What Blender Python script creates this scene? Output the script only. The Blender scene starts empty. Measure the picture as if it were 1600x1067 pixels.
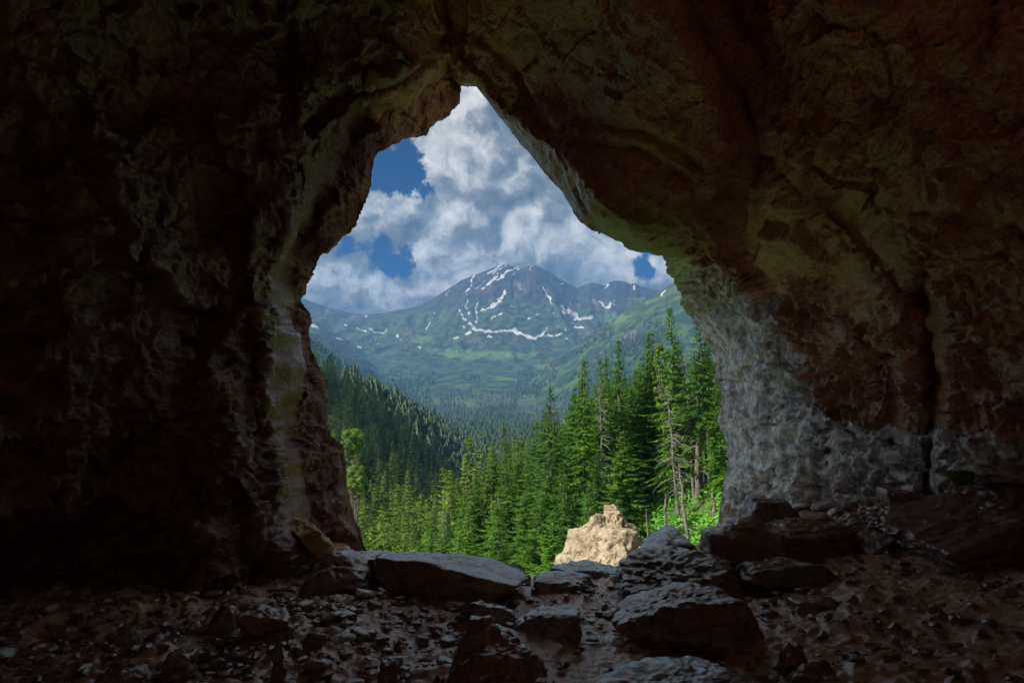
import bpy, bmesh, math, random
import numpy as np
from mathutils import Vector

S = bpy.context.scene
COL = S.collection
R = math.radians

# ------------------------------------------------------------------ camera
F = 1067.0                                   # focal length in photo pixels (1600 wide)
PITCH = R(5.7)
CAM = np.array([0.0, 0.0, 1.6])
cd = bpy.data.cameras.new('camera')
cd.sensor_width = 36.0
cd.lens = 36.0 * F / 1600.0
cd.clip_start = 0.05
cd.clip_end = 30000
cam = bpy.data.objects.new('camera', cd)
COL.objects.link(cam)
cam.location = CAM
cam.rotation_euler = (R(90) + PITCH, 0, 0)
S.camera = cam

# ------------------------------------------------------------------ render, exposure
S.render.engine = 'CYCLES'
S.cycles.use_denoising = True
S.cycles.max_bounces = 10
S.cycles.diffuse_bounces = 6
S.cycles.glossy_bounces = 4
S.cycles.transparent_max_bounces = 8
S.cycles.volume_bounces = 0
S.cycles.use_adaptive_sampling = True
S.cycles.adaptive_threshold = 0.02
S.cycles.sample_clamp_indirect = 4.0
S.view_settings.view_transform = 'Standard'
S.view_settings.look = 'None'
S.view_settings.exposure = 1.2
S.view_settings.gamma = 1.0
S.view_settings.use_curve_mapping = False

SUN_EL, SUN_AZ = R(42), R(-116)               # azimuth measured from +Y, clockwise: from the left
SUN_DIR = Vector((math.sin(SUN_AZ) * math.cos(SUN_EL), math.cos(SUN_AZ) * math.cos(SUN_EL), math.sin(SUN_EL)))
sd = bpy.data.lights.new('sun', 'SUN')
sd.energy = 3.1
sd.angle = R(0.5)
sd.color = (1.0, 0.95, 0.86)
sun = bpy.data.objects.new('sun', sd)
COL.objects.link(sun)
sun.rotation_euler = (-SUN_DIR).to_track_quat('-Z', 'Y').to_euler()


# ------------------------------------------------------------------ node helpers
class NT:
    def __init__(s, tree):
        s.t = tree
        s.n = tree.nodes
        s.n.clear()

    def link(s, a, sock):
        if isinstance(a, (int, float)):
            sock.default_value = a
        elif isinstance(a, (tuple, list, Vector)):
            a = tuple(a)
            if len(sock.default_value) == 4 and len(a) == 3:
                a = a + (1.0,)
            sock.default_value = a
        else:
            s.t.links.new(a, sock)

    def node(s, typ, out=0, props=None, **ins):
        nd = s.n.new(typ)
        for k, v in (props or {}).items():
            setattr(nd, k, v)
        for k, v in ins.items():
            key = int(k[1:]) if k[0] == '_' else k
            s.link(v, nd.inputs[key])
        return nd.outputs[out] if out is not None else nd

    def m(s, op, a, b=0.0, c=None, clamp=False):
        nd = s.n.new('ShaderNodeMath')
        nd.operation = op
        nd.use_clamp = clamp
        s.link(a, nd.inputs[0])
        s.link(b, nd.inputs[1])
        if c is not None:
            s.link(c, nd.inputs[2])
        return nd.outputs[0]

    def vm(s, op, a, b=(0, 0, 0), scale=None, out=0):
        nd = s.n.new('ShaderNodeVectorMath')
        nd.operation = op
        s.link(a, nd.inputs[0])
        s.link(b, nd.inputs[1])
        if scale is not None:
            s.link(scale, nd.inputs['Scale'])
        return nd.outputs[out]

    def ramp(s, x, lo, hi, a=0.0, b=1.0, smooth=True):
        nd = s.n.new('ShaderNodeMapRange')
        nd.interpolation_type = 'SMOOTHSTEP' if smooth else 'LINEAR'
        s.link(x, nd.inputs[0])
        for i, v in enumerate((lo, hi, a, b)):
            s.link(v, nd.inputs[i + 1])
        return nd.outputs[0]

    def mix(s, f, a, b, mode='MIX'):
        nd = s.n.new('ShaderNodeMix')
        nd.data_type = 'RGBA'
        nd.blend_type = mode
        s.link(f, nd.inputs[0])
        s.link(a, nd.inputs[6])
        s.link(b, nd.inputs[7])
        return nd.outputs[2]

    def noise(s, v, scale, detail=4.0, rough=0.55, dist=0.0, out=0):
        nd = s.n.new('ShaderNodeTexNoise')
        s.link(v, nd.inputs['Vector'])
        s.link(scale, nd.inputs['Scale'])
        nd.inputs['Detail'].default_value = detail
        nd.inputs['Roughness'].default_value = rough
        nd.inputs['Distortion'].default_value = dist
        return nd.outputs[out]

    def voro(s, v, scale, feature='F1', out=0, rnd=1.0):
        nd = s.n.new('ShaderNodeTexVoronoi')
        nd.feature = feature
        s.link(v, nd.inputs['Vector'])
        nd.inputs['Scale'].default_value = scale
        nd.inputs['Randomness'].default_value = rnd
        return nd.outputs[out]

    def attr(s, name):
        nd = s.n.new('ShaderNodeAttribute')
        nd.attribute_name = name
        return nd.outputs['Fac']


# ------------------------------------------------------------------ pixel helpers
FW = np.array([0, math.cos(PITCH), math.sin(PITCH)])
UP = np.array([0, -math.sin(PITCH), math.cos(PITCH)])
RT = np.array([1.0, 0, 0])


def pdir(px, py):
    u = (np.asarray(px, float) - 800.0) / F
    v = (533.5 - np.asarray(py, float)) / F
    d = FW + u[..., None] * RT + v[..., None] * UP
    return d


def at(px, py, Y):
    """world point seen at photo pixel (px, py), Y metres in front of the camera"""
    d = pdir(np.array(px), np.array(py))
    return CAM + d * (Y / d[..., 1])[..., None] if np.ndim(px) else CAM + d * (Y / d[1])


def proj(P):
    q = P - CAM
    w = q @ FW
    w = np.where(w > 1e-3, w, 1e-3)
    return 800 + F * (q @ RT) / w, 533.5 - F * (q @ UP) / w


# ------------------------------------------------------------------ sky
def build_world():
    w = bpy.data.worlds.new('World')
    S.world = w
    w.use_nodes = True
    w.cycles.sampling_method = 'MANUAL'
    w.cycles.sample_map_resolution = 512
    t = NT(w.node_tree)
    sky = t.n.new('ShaderNodeTexSky')
    sky.sky_type = 'NISHITA'
    sky.sun_disc = False
    sky.sun_elevation = SUN_EL
    sky.sun_rotation = SUN_AZ
    sky.altitude = 1200
    sky.ozone_density = 2.0
    blue = t.mix(1.0, sky.outputs[0], (0.0, 0.055, 0.19), 'MULTIPLY')
    g = t.node('ShaderNodeTexCoord', 0)
    v = t.vm('NORMALIZE', g)
    warp = t.noise(v, 9.0, 5.0, 0.6, out=1)
    wv = t.vm('ADD', v, t.vm('SCALE', t.vm('SUBTRACT', warp, (0.5, 0.5, 0.5)), scale=0.075))

    def dens(p):
        n = t.noise(p, 4.8, 10.0, 0.62)
        d = t.m('MULTIPLY', t.m('SUBTRACT', n, 0.5), 1.15)
        for sc, wt in ((10.0, 0.24), (24.0, 0.13)):
            b = t.voro(p, sc, 'F1')
            d = t.m('ADD', d, t.m('MULTIPLY', t.m('SUBTRACT', 0.25, t.m('MULTIPLY', b, b)), wt))
        return t.m('ADD', d, 0.5), n
    d0, n0 = dens(wv)
    up = t.vm('ADD', wv, (-0.013, 0.0, 0.019))
    d1, n1 = dens(up)
    # openings of blue between the clouds
    gaps = None
    gw = t.noise(v, 26.0, 6.0, 0.62, out=1)
    gv = t.vm('ADD', v, t.vm('SCALE', t.vm('SUBTRACT', gw, (0.5, 0.5, 0.5)), scale=0.085))
    for px, py, rad, amp in ((612, 262, 0.034, 0.50), (648, 284, 0.022, 0.40), (540, 384, 0.020, 0.46),
                             (588, 390, 0.020, 0.40), (624, 408, 0.024, 0.46), (1008, 424, 0.026, 0.36), (606, 372, 0.014, 0.3)):
        c = pdir(np.array(float(px)), np.array(float(py)))
        c = c / np.linalg.norm(c)
        dd = t.vm('DISTANCE', gv, tuple(c), out=1)
        e = t.m('EXPONENT', t.m('MULTIPLY', t.m('POWER', t.m('DIVIDE', dd, rad), 2.0), -1.0))
        e = t.m('MULTIPLY', e, amp)
        gaps = e if gaps is None else t.m('ADD', gaps, e)
    cov = t.m('SUBTRACT', t.m('ADD', t.m('ADD', t.m('MULTIPLY', n0, 0.75), t.m('MULTIPLY', d0, 0.3)), 0.15), gaps)
    alpha = t.ramp(cov, 0.39, 0.56)
    relief = t.m('SUBTRACT', d0, d1)
    low = t.noise(t.vm('ADD', v, (0.37, 0.0, 0.21)), 5.5, 3.0, 0.55)
    tr = t.m('EXPONENT', t.m('MULTIPLY', t.m('MAXIMUM', t.m('SUBTRACT', d1, 0.40), 0.0), -5.0))
    lum = t.m('ADD', t.m('ADD', t.m('ADD', 0.14, t.m('MULTIPLY', tr, 0.46)), t.m('MULTIPLY', relief, 1.9)), t.m('MULTIPLY', t.m('SUBTRACT', low, 0.5), 0.6))
    lum = t.m('ADD', lum, t.m('MULTIPLY', t.m('SUBTRACT', t.noise(wv, 19.0, 6.0, 0.64), 0.5), 1.5), clamp=True)
    cc = t.node('ShaderNodeValToRGB', 0, None, Fac=lum)
    rampnode = cc.node
    el = rampnode.color_ramp.elements
    el[0].position = 0.0
    el[0].color = (0.060, 0.070, 0.078, 1)
    el[1].position = 1.0
    el[1].color = (0.52, 0.52, 0.51, 1)
    for pos, col in ((0.35, (0.145, 0.155, 0.163, 1)), (0.65, (0.34, 0.35, 0.35, 1))):
        e = el.new(pos)
        e.color = col
    cl = t.vm('SCALE', t.mix(1.0, cc, (1.0, 0.955, 0.88), 'MULTIPLY'), scale=11.0)
    col = t.mix(alpha, blue, cl)
    bg = t.node('ShaderNodeBackground', 0, None, Color=col, Strength=0.08)
    out = t.n.new('ShaderNodeOutputWorld')
    t.link(bg, out.inputs[0])


build_world()


# ------------------------------------------------------------------ numpy noise
def _hash(i, j, k, seed):
    h = (i.astype(np.uint32) * np.uint32(374761393) + j.astype(np.uint32) * np.uint32(668265263)
         + k.astype(np.uint32) * np.uint32(2147483647) + np.uint32(seed * 974711 % 4294967291))
    h = (h ^ (h >> np.uint32(13))) * np.uint32(1274126177)
    h = (h ^ (h >> np.uint32(15))) * np.uint32(2246822519)
    return h ^ (h >> np.uint32(16))


_G = np.array([[1, 1, 0], [-1, 1, 0], [1, -1, 0], [-1, -1, 0], [1, 0, 1], [-1, 0, 1], [1, 0, -1], [-1, 0, -1],
               [0, 1, 1], [0, -1, 1], [0, 1, -1], [0, -1, -1], [1, 1, 0], [-1, 1, 0], [0, -1, 1], [0, -1, -1]], np.float32)


def perlin(p, seed=0):
    pi = np.floor(p)
    f = (p - pi).astype(np.float32)
    pi = pi.astype(np.int64)
    u = f * f * f * (f * (f * 6 - 15) + 10)
    res = np.zeros(len(p), np.float32)
    for a in (0, 1):
        for b in (0, 1):
            for c in (0, 1):
                g = _G[_hash(pi[:, 0] + a, pi[:, 1] + b, pi[:, 2] + c, seed) & np.uint32(15)]
                d = g[:, 0] * (f[:, 0] - a) + g[:, 1] * (f[:, 1] - b) + g[:, 2] * (f[:, 2] - c)
                w = (u[:, 0] if a else 1 - u[:, 0]) * (u[:, 1] if b else 1 - u[:, 1]) * (u[:, 2] if c else 1 - u[:, 2])
                res += d * w
    return res


def fbm(p, octv=4, seed=0, gain=0.5, ridged=False):
    s = np.zeros(len(p), np.float32)
    a = 1.0
    q = np.array(p, float)
    for o in range(octv):
        n = perlin(q, seed + o * 17)
        if ridged:
            n = 0.5 - np.abs(n) * 1.4
        s += a * n
        a *= gain
        q = q * 2.03 + 11.7
    return s


def worley(p, seed=0):
    pi = np.floor(p).astype(np.int64)
    f = p - pi
    f1 = np.full(len(p), 9.0)
    f2 = np.full(len(p), 9.0)
    for a in (-1, 0, 1):
        for b in (-1, 0, 1):
            for c in (-1, 0, 1):
                h = _hash(pi[:, 0] + a, pi[:, 1] + b, pi[:, 2] + c, seed)
                dx = a + (h & np.uint32(1023)) / 1023.0 - f[:, 0]
                dy = b + ((h >> np.uint32(10)) & np.uint32(1023)) / 1023.0 - f[:, 1]
                dz = c + ((h >> np.uint32(20)) & np.uint32(1023)) / 1023.0 - f[:, 2]
                d = dx * dx + dy * dy + dz * dz
                n1 = np.minimum(f1, d)
                f2 = np.minimum(f2, np.maximum(f1, d))
                f1 = n1
    return np.sqrt(f1), np.sqrt(f2)


def facets(p, seed=0):
    """planar facets: every cell of a jittered lattice is tilted its own way"""
    pi = np.floor(p).astype(np.int64)
    f = p - pi
    best = np.full(len(p), 9.0)
    val = np.zeros(len(p))
    for a in (-1, 0, 1):
        for b in (-1, 0, 1):
            for c in (-1, 0, 1):
                h = _hash(pi[:, 0] + a, pi[:, 1] + b, pi[:, 2] + c, seed)
                dx = a + (h & np.uint32(1023)) / 1023.0 - f[:, 0]
                dy = b + ((h >> np.uint32(10)) & np.uint32(1023)) / 1023.0 - f[:, 1]
                dz = c + ((h >> np.uint32(20)) & np.uint32(1023)) / 1023.0 - f[:, 2]
                d = dx * dx + dy * dy + dz * dz
                h2 = h * np.uint32(2654435761)
                gx = (h2 & np.uint32(255)) / 127.5 - 1
                gy = ((h2 >> np.uint32(8)) & np.uint32(255)) / 127.5 - 1
                gz = ((h2 >> np.uint32(16)) & np.uint32(255)) / 127.5 - 1
                k = ((h2 >> np.uint32(24)) & np.uint32(255)) / 255.0 - 0.5
                m = d < best
                val = np.where(m, dx * gx + dy * gy + dz * gz + 0.5 * k, val)
                best = np.where(m, d, best)
    return val


def sstep(a, b, x):
    t = np.clip((x - a) / (b - a), 0, 1)
    return t * t * (3 - 2 * t)


# ------------------------------------------------------------------ mesh helpers
def mesh(name, V, Fc, mat=None, smooth=True, attrs=None, matidx=None, normals=None):
    V = np.asarray(V, np.float32)
    me = bpy.data.meshes.new(name)
    me.vertices.add(len(V))
    me.vertices.foreach_set('co', V.ravel())
    groups = Fc if isinstance(Fc, (list, tuple)) else [Fc]
    groups = [np.asarray(g, np.int32) for g in groups if len(g)]
    loops = np.concatenate([g.ravel() for g in groups])
    tot = np.concatenate([np.full(len(g), g.shape[1], np.int32) for g in groups])
    start = np.concatenate([[0], np.cumsum(tot)[:-1]]).astype(np.int32)
    me.loops.add(len(loops))
    me.loops.foreach_set('vertex_index', loops)
    me.polygons.add(len(tot))
    me.polygons.foreach_set('loop_start', start)
    me.polygons.foreach_set('loop_total', tot)
    me.polygons.foreach_set('use_smooth', np.full(len(tot), smooth, bool))
    if matidx is not None:
        me.polygons.foreach_set('material_index', np.asarray(matidx, np.int32))
    me.update(calc_edges=True)
    for k, a in (attrs or {}).items():
        at_ = me.attributes.new(k, 'FLOAT', 'POINT')
        at_.data.foreach_set('value', np.asarray(a, np.float32))
    for m_ in (mat if isinstance(mat, (list, tuple)) else [mat]):
        if m_ is not None:
            me.materials.append(m_)
    if normals is not None:
        me.normals_split_custom_set_from_vertices(np.asarray(normals, np.float32))
    return me


def obj(name, me, parent=None, label=None, cat=None, group=None, kind=None, loc=None):
    o = bpy.data.objects.new(name, me)
    COL.objects.link(o)
    if parent is not None:
        o.parent = parent
    tag(o, label, cat, group, kind)
    if loc is not None:
        o.location = tuple(loc)
    return o


def tag(o, label=None, cat=None, group=None, kind=None):
    for k, v in (('label', label), ('category', cat), ('group', group), ('kind', kind)):
        if v:
            o[k] = v


def grid_faces(nr, nc, wrap=False):
    i = np.arange(nr - 1)[:, None]
    j = np.arange(nc if wrap else nc - 1)[None, :]
    j2 = (j + 1) % nc
    return np.stack([i * nc + j, i * nc + j2, (i + 1) * nc + j2, (i + 1) * nc + j], -1).reshape(-1, 4)


def tube(path, rad, n=6):
    """ring sweep along path -> verts, quads"""
    path = np.array(path, float)
    V = []
    for i, p in enumerate(path):
        d = path[min(i + 1, len(path) - 1)] - path[max(i - 1, 0)]
        d /= np.linalg.norm(d) + 1e-9
        a = np.cross(d, [0.3, 1, 0.1])
        a /= np.linalg.norm(a) + 1e-9
        b = np.cross(d, a)
        for k in range(n):
            t = 2 * math.pi * k / n
            V.append(p + rad[i] * (math.cos(t) * a + math.sin(t) * b))
    return np.array(V), grid_faces(len(path), n, True)


# ------------------------------------------------------------------ materials
def new_mat(name):
    m = bpy.data.materials.new(name)
    m.use_nodes = True
    return m, NT(m.node_tree)


def finish(t, bsdf):
    out = t.n.new('ShaderNodeOutputMaterial')
    t.link(bsdf, out.inputs['Surface'])


def rock_material(name, cols, grey=None, scale=1.0, rough=(0.35, 0.75), bump=0.35, attrs=(), coat=0.0, contrast=0.55):
    """cols: three base colours mixed by noise; attrs: (attribute, colour a, colour b)"""
    m, t = new_mat(name)
    pos = t.node('ShaderNodeNewGeometry', 0)
    n1 = t.noise(pos, 1.6 * scale, 8, 0.6, 0.6)
    n2 = t.noise(pos, 7.0 * scale, 8, 0.62)
    n3 = t.noise(pos, 34.0 * scale, 5, 0.65)
    c = t.mix(t.ramp(n1, 0.36, 0.64), cols[0], cols[1])
    c = t.mix(t.ramp(n2, 0.48, 0.66), c, cols[2])
    spk = t.ramp(n3, 0.34, 0.54, contrast, 1.0)
    c = t.mix(1.0, c, t.node('ShaderNodeCombineColor', 0, None, Red=spk, Green=spk, Blue=spk), 'MULTIPLY')
    for a, ca, cb in attrs:
        f = t.attr(a)
        br = t.noise(pos, 3.5 * scale, 8, 0.65, 0.8)
        f2 = t.ramp(t.m('ADD', f, t.m('MULTIPLY', t.m('SUBTRACT', br, 0.5), 1.3)), 0.35, 0.65)
        f2 = t.m('MULTIPLY', f2, t.ramp(f, 0.02, 0.12))
        sv = t.vm('MULTIPLY', pos, (1.0, 1.0, 0.5))
        sn = t.noise(sv, 9.0 * scale, 10, 0.78, 0.3)
        cc = t.mix(t.ramp(sn, 0.40, 0.60), ca, cb)
        c = t.mix(f2, c, cc)
    b1 = t.noise(pos, 9.0 * scale, 8, 0.65, 0.3)
    b2 = t.noise(pos, 42.0 * scale, 6, 0.65)
    v1 = t.voro(pos, 16.0 * scale, 'F1')
    v1.node.distance = 'CHEBYCHEV'
    v2 = t.voro(t.vm('ADD', pos, t.vm('SCALE', t.noise(pos, 3.0, 3, 0.5, out=1), scale=0.25)), 5.5 * scale, 'F1')
    v2.node.distance = 'CHEBYCHEV'
    v1 = t.m('ADD', v1, t.m('MULTIPLY', v2, 1.6))
    h = t.m('ADD', t.m('MULTIPLY', b1, 0.6), t.m('ADD', t.m('MULTIPLY', b2, 0.22), t.m('MULTIPLY', v1, 0.22)))
    bp = t.node('ShaderNodeBump', 0, None, Strength=bump * 1.6, Distance=0.11 / scale, Height=h)
    rg = t.ramp(t.noise(pos, 5.0 * scale, 5, 0.6), 0.35, 0.65, rough[0], rough[1])
    bs = t.node('ShaderNodeBsdfPrincipled', 0, None, Roughness=rg, Normal=bp)
    t.link(c, bs.node.inputs['Base Color'])
    bs.node.inputs['Specular IOR Level'].default_value = 0.5
    if coat:                                  # film of water on the stone
        bs.node.inputs['Coat Weight'].default_value = coat
        bs.node.inputs['Coat Roughness'].default_value = 0.10
        fine_b = t.node('ShaderNodeBump', 0, None, Strength=0.25, Distance=0.02, Height=t.noise(pos, 26.0 * scale, 4, 0.6))
        t.link(fine_b, bs.node.inputs['Coat Normal'])
    finish(t, bs)
    return m


BROWN = ((0.60, 0.27, 0.19), (0.64, 0.37, 0.21), (0.40, 0.17, 0.14))
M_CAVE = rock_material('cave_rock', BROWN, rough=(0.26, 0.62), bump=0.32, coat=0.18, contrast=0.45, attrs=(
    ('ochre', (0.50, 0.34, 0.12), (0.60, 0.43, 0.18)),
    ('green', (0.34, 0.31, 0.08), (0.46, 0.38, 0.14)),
    ('wet', (0.11, 0.036, 0.039), (0.22, 0.082, 0.067)),  # dark wet stone, with the left side's shade put into the colour
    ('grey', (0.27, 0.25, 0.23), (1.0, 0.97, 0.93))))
M_BOULDER = rock_material('boulder_rock', ((0.24, 0.11, 0.09), (0.34, 0.19, 0.14), (0.14, 0.075, 0.068)), scale=1.3, rough=(0.10, 0.36), bump=0.22, coat=0.7)
M_WET = rock_material('wet_rock', ((0.20, 0.155, 0.14), (0.32, 0.26, 0.23), (0.12, 0.09, 0.085)), scale=1.4, rough=(0.06, 0.28), bump=0.24, coat=0.9)
M_TAN = rock_material('tan_limestone', ((0.40, 0.315, 0.20), (0.49, 0.41, 0.28), (0.20, 0.145, 0.09)), scale=1.1, rough=(0.75, 0.95), bump=0.4, contrast=0.4)
M_GREYB = rock_material('grey_limestone', ((0.27, 0.25, 0.22), (0.38, 0.36, 0.32), (0.17, 0.14, 0.11)), scale=1.4, rough=(0.45, 0.8), bump=0.5)
M_FLOOR = rock_material('cave_earth', ((0.58, 0.34, 0.24), (0.66, 0.44, 0.31), (0.42, 0.23, 0.18)), scale=1.8, rough=(0.12, 0.42), bump=0.20, coat=0.35)


def leaf_material(name, c1, c2, trans=0.35, rough=0.6):
    m, t = new_mat(name)
    rnd = t.node('ShaderNodeObjectInfo', 'Random')
    pos = t.node('ShaderNodeNewGeometry', 0)
    n = t.noise(pos, 0.35, 4, 0.6)
    f = t.m('ADD', t.m('MULTIPLY', rnd, 0.55), t.m('MULTIPLY', t.ramp(n, 0.3, 0.7), 0.55), clamp=True)
    isl = t.node('ShaderNodeNewGeometry', 'Random Per Island')
    c = t.mix(f, c1, c2)
    k = t.m('ADD', 0.65, t.m('MULTIPLY', isl, 0.7))
    c = t.vm('SCALE', c, scale=k)
    d = t.node('ShaderNodeBsdfDiffuse', 0, None, Color=c)
    tr = t.node('ShaderNodeBsdfTranslucent', 0, None, Color=t.mix(1.0, c, (1.0, 1.1, 0.45), 'MULTIPLY'))
    g = t.node('ShaderNodeBsdfGlossy', 0, None, Roughness=rough, Color=(0.9, 0.95, 1.0))
    a = t.node('ShaderNodeMixShader', 0, None, _0=trans, _1=d, _2=tr)
    b = t.node('ShaderNodeMixShader', 0, None, _0=0.03, _1=a, _2=g)
    finish(t, b)
    return m


M_NEEDLE = leaf_material('spruce_needles', (0.028, 0.090, 0.006), (0.115, 0.25, 0.010))
M_FOREST = leaf_material('forest_needles', (0.045, 0.115, 0.008), (0.23, 0.34, 0.020))
M_HILLTREE_SHADED = leaf_material('shaded_hillside_needles', (0.020, 0.052, 0.012), (0.058, 0.105, 0.018))  # darker copy of the spruce needles, hillside shade put into the colour
M_LEAF = leaf_material('bright_leaves', (0.10, 0.21, 0.015), (0.18, 0.30, 0.03), 0.45)
M_BUSH = leaf_material('undergrowth_leaves', (0.07, 0.25, 0.012), (0.15, 0.42, 0.02), 0.4)


def simple_mat(name, c1, c2, scale, rough=0.9, bump=0.3, dist=0.02, detail=6):
    m, t = new_mat(name)
    pos = t.node('ShaderNodeNewGeometry', 0)
    n = t.noise(pos, scale, detail, 0.6)
    c = t.mix(t.ramp(n, 0.35, 0.65), c1, c2)
    bp = t.node('ShaderNodeBump', 0, None, Strength=bump, Distance=dist, Height=t.noise(pos, scale * 2.3, 6, 0.65))
    bs = t.node('ShaderNodeBsdfPrincipled', 0, None, Roughness=rough, Normal=bp)
    t.link(c, bs.node.inputs['Base Color'])
    finish(t, bs)
    return m


M_BARK = simple_mat('spruce_bark', (0.10, 0.075, 0.055), (0.20, 0.16, 0.12), 6.0)
M_DEAD = simple_mat('dead_wood', (0.13, 0.115, 0.095), (0.25, 0.23, 0.20), 5.0)
M_DEADBARK = simple_mat('dead_bark', (0.10, 0.088, 0.075), (0.21, 0.19, 0.165), 4.0)
M_HILL = simple_mat('forest_soil', (0.035, 0.06, 0.015), (0.09, 0.14, 0.03), 0.06, 0.95, 0.6, 0.8, 9)
M_FARDEAD = simple_mat('far_dead_wood', (0.085, 0.10, 0.10), (0.13, 0.14, 0.14), 0.05)
M_MOSS = leaf_material('moss', (0.12, 0.20, 0.02), (0.20, 0.30, 0.03), 0.3)

# ------------------------------------------------------------------ cave
CONTOUR = np.array([
    (720, 132), (748, 136), (772, 165), (800, 200), (826, 234), (850, 265), (866, 284), (880, 300), (892, 322), (905, 342), (918, 354),
    (930, 361), (955, 374), (980, 385), (1000, 394), (1035, 398),
    (1046, 425), (1060, 460), (1070, 482), (1085, 507), (1102, 532), (1116, 562), (1124, 600), (1130, 640), (1129, 668), (1136, 694), (1135, 720),
    (1128, 762), (1124, 800), (1120, 840), (1100, 980), (800, 1010), (610, 985),
    (590, 885), (582, 866), (560, 822), (545, 785), (541, 758), (539, 722), (534, 700), (518, 676), (508, 658), (513, 625), (511, 600),
    (500, 574), (488, 548), (482, 528), (486, 503), (482, 486), (471, 470), (476, 448), (490, 424), (505, 402), (525, 378), (545, 362), (561, 338),
    (574, 312), (582, 288), (584, 262), (586, 245), (612, 228), (640, 218), (668, 214), (672, 203), (682, 188), (700, 180), (718, 163)], float)

SLAB = np.array([(690, 40), (705, 90), (722, 128), (748, 140), (800, 203), (850, 268), (880, 303), (905, 345), (930, 364), (980, 388), (1035, 401), (1085, 396), (1118, 378),
                 (1122, 340), (1150, 290), (1188, 225), (1150, 140), (1105, 60), (1080, -60), (1060, -400), (660, -400)], float)
LEFTW = np.array([(716, -400), (700, 30), (716, 62), (690, 95), (640, 130), (565, 190), (520, 280), (470, 370), (440, 440), (436, 500), (448, 570), (432, 640),
                  (440, 700), (452, 760), (470, 830), (490, 880), (500, 1400), (-900, 1400), (-900, -400)], float)


def poly_sd(P, x, y):
    """signed distance to polygon, positive inside"""
    d = np.full(x.shape, 1e18)
    inside = np.zeros(x.shape, bool)
    n = len(P)
    for i in range(n):
        ax, ay = P[i]
        bx, by = P[(i + 1) % n]
        ex, ey = bx - ax, by - ay
        wx, wy = x - ax, y - ay
        t = np.clip((wx * ex + wy * ey) / (ex * ex + ey * ey), 0, 1)
        d = np.minimum(d, (wx - t * ex) ** 2 + (wy - t * ey) ** 2)
        c = ((ay > y) != (by > y)) & (x < (bx - ax) * (y - ay) / (by - ay + 1e-12) + ax)
        inside ^= c
    d = np.sqrt(d)
    return np.where(inside, d, -d)


def seg_dist(P, x, y):
    d = np.full(x.shape, 1e18)
    for i in range(len(P) - 1):
        ax, ay = P[i]
        ex, ey = P[i + 1][0] - ax, P[i + 1][1] - ay
        wx, wy = x - ax, y - ay
        t = np.clip((wx * ex + wy * ey) / (ex * ex + ey * ey + 1e-9), 0, 1)
        d = np.minimum(d, (wx - t * ex) ** 2 + (wy - t * ey) ** 2)
    return np.sqrt(d)


class RBF:
    def __init__(s, pts):
        pts = np.array(pts, float)
        s.c = pts[:, :2] / 500.0
        n = len(pts)
        D = np.linalg.norm(s.c[:, None] - s.c[None], axis=-1)
        K = D ** 2 * np.log(D + 1e-9) + np.eye(n) * 0.003
        P = np.hstack([np.ones((n, 1)), s.c])
        A = np.block([[K, P], [P.T, np.zeros((3, 3))]])
        s.w = np.linalg.solve(A, np.concatenate([pts[:, 2], np.zeros(3)]))

    def __call__(s, x, y):
        x = np.clip(x, -700, 2300) / 500.0
        y = np.clip(y, -900, 1500) / 500.0
        r = s.w[-3] + s.w[-2] * x + s.w[-1] * y
        for i in range(len(s.c)):
            d2 = (x - s.c[i, 0]) ** 2 + (y - s.c[i, 1]) ** 2
            r = r + s.w[i] * 0.5 * d2 * np.log(d2 + 1e-12)
        return r


BASE = RBF([
    (730, 130, 8.0), (600, 240, 7.9), (585, 290, 7.9), (530, 375, 8.0), (475, 468, 8.4), (690, 100, 7.6), (560, 200, 7.5), (510, 300, 7.5), (450, 430, 7.8),
    (470, 560, 8.3), (480, 650, 8.4), (500, 750, 8.5), (570, 860, 8.8), (510, 620, 8.7), (538, 740, 8.9), (470, 800, 8.2), (440, 860, 7.9), (430, 650, 8.0),
    (760, 100, 7.8), (900, 200, 8.3), (1000, 300, 9.2), (1035, 400, 10.4),
    (1062, 460, 10.7), (1090, 510, 10.8), (1120, 580, 10.9), (1135, 700, 11.0), (1122, 815, 11.0), (1120, 900, 11.2),
    (1090, 420, 10.0), (1150, 480, 9.6), (1200, 600, 9.5), (1200, 740, 9.5), (1150, 700, 10.6), (1140, 390, 8.6),
    (1300, 450, 7.6), (1300, 560, 8.0), (1300, 640, 8.4), (1300, 700, 8.2), (1300, 780, 8.2), (1430, 700, 6.9), (1430, 620, 6.9), (1420, 480, 6.2),
    (1500, 600, 6.2), (1560, 520, 5.5), (1560, 640, 5.9), (1550, 700, 6.0), (1480, 740, 6.6), (1600, 850, 6.4),
    (1220, 330, 6.2), (1260, 200, 5.1), (1400, 150, 4.3), (1550, 100, 3.6), (1550, 350, 4.5), (1400, 330, 5.1), (1200, 60, 4.4), (1300, -200, 3.6),
    (1900, 400, 3.9), (1900, 800, 4.6), (1900, 0, 3.0), (2200, 500, 3.0),
    (800, 1000, 7.2), (1000, 1000, 7.4), (600, 1000, 7.4), (800, 1200, 6.0), (1300, 1000, 7.0), (1600, 1100, 6.0), (800, -300, 5.0), (300, 300, 7.2), (0, 500, 7.0), (0, 1000, 7.0)])
SLABR = RBF([
    (748, 140, 7.0), (850, 265, 6.5), (905, 340, 6.3), (980, 385, 6.2), (1060, 398, 6.1), (1118, 375, 6.1), (830, 150, 6.5), (900, 240, 6.15), (960, 320, 5.95),
    (1000, 250, 5.4), (1080, 330, 5.65), (1050, 100, 4.5), (900, 100, 5.5), (800, 40, 5.8), (1150, 140, 4.6), (1050, -100, 3.7), (800, -150, 4.5), (1180, 230, 5.2)])
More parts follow.
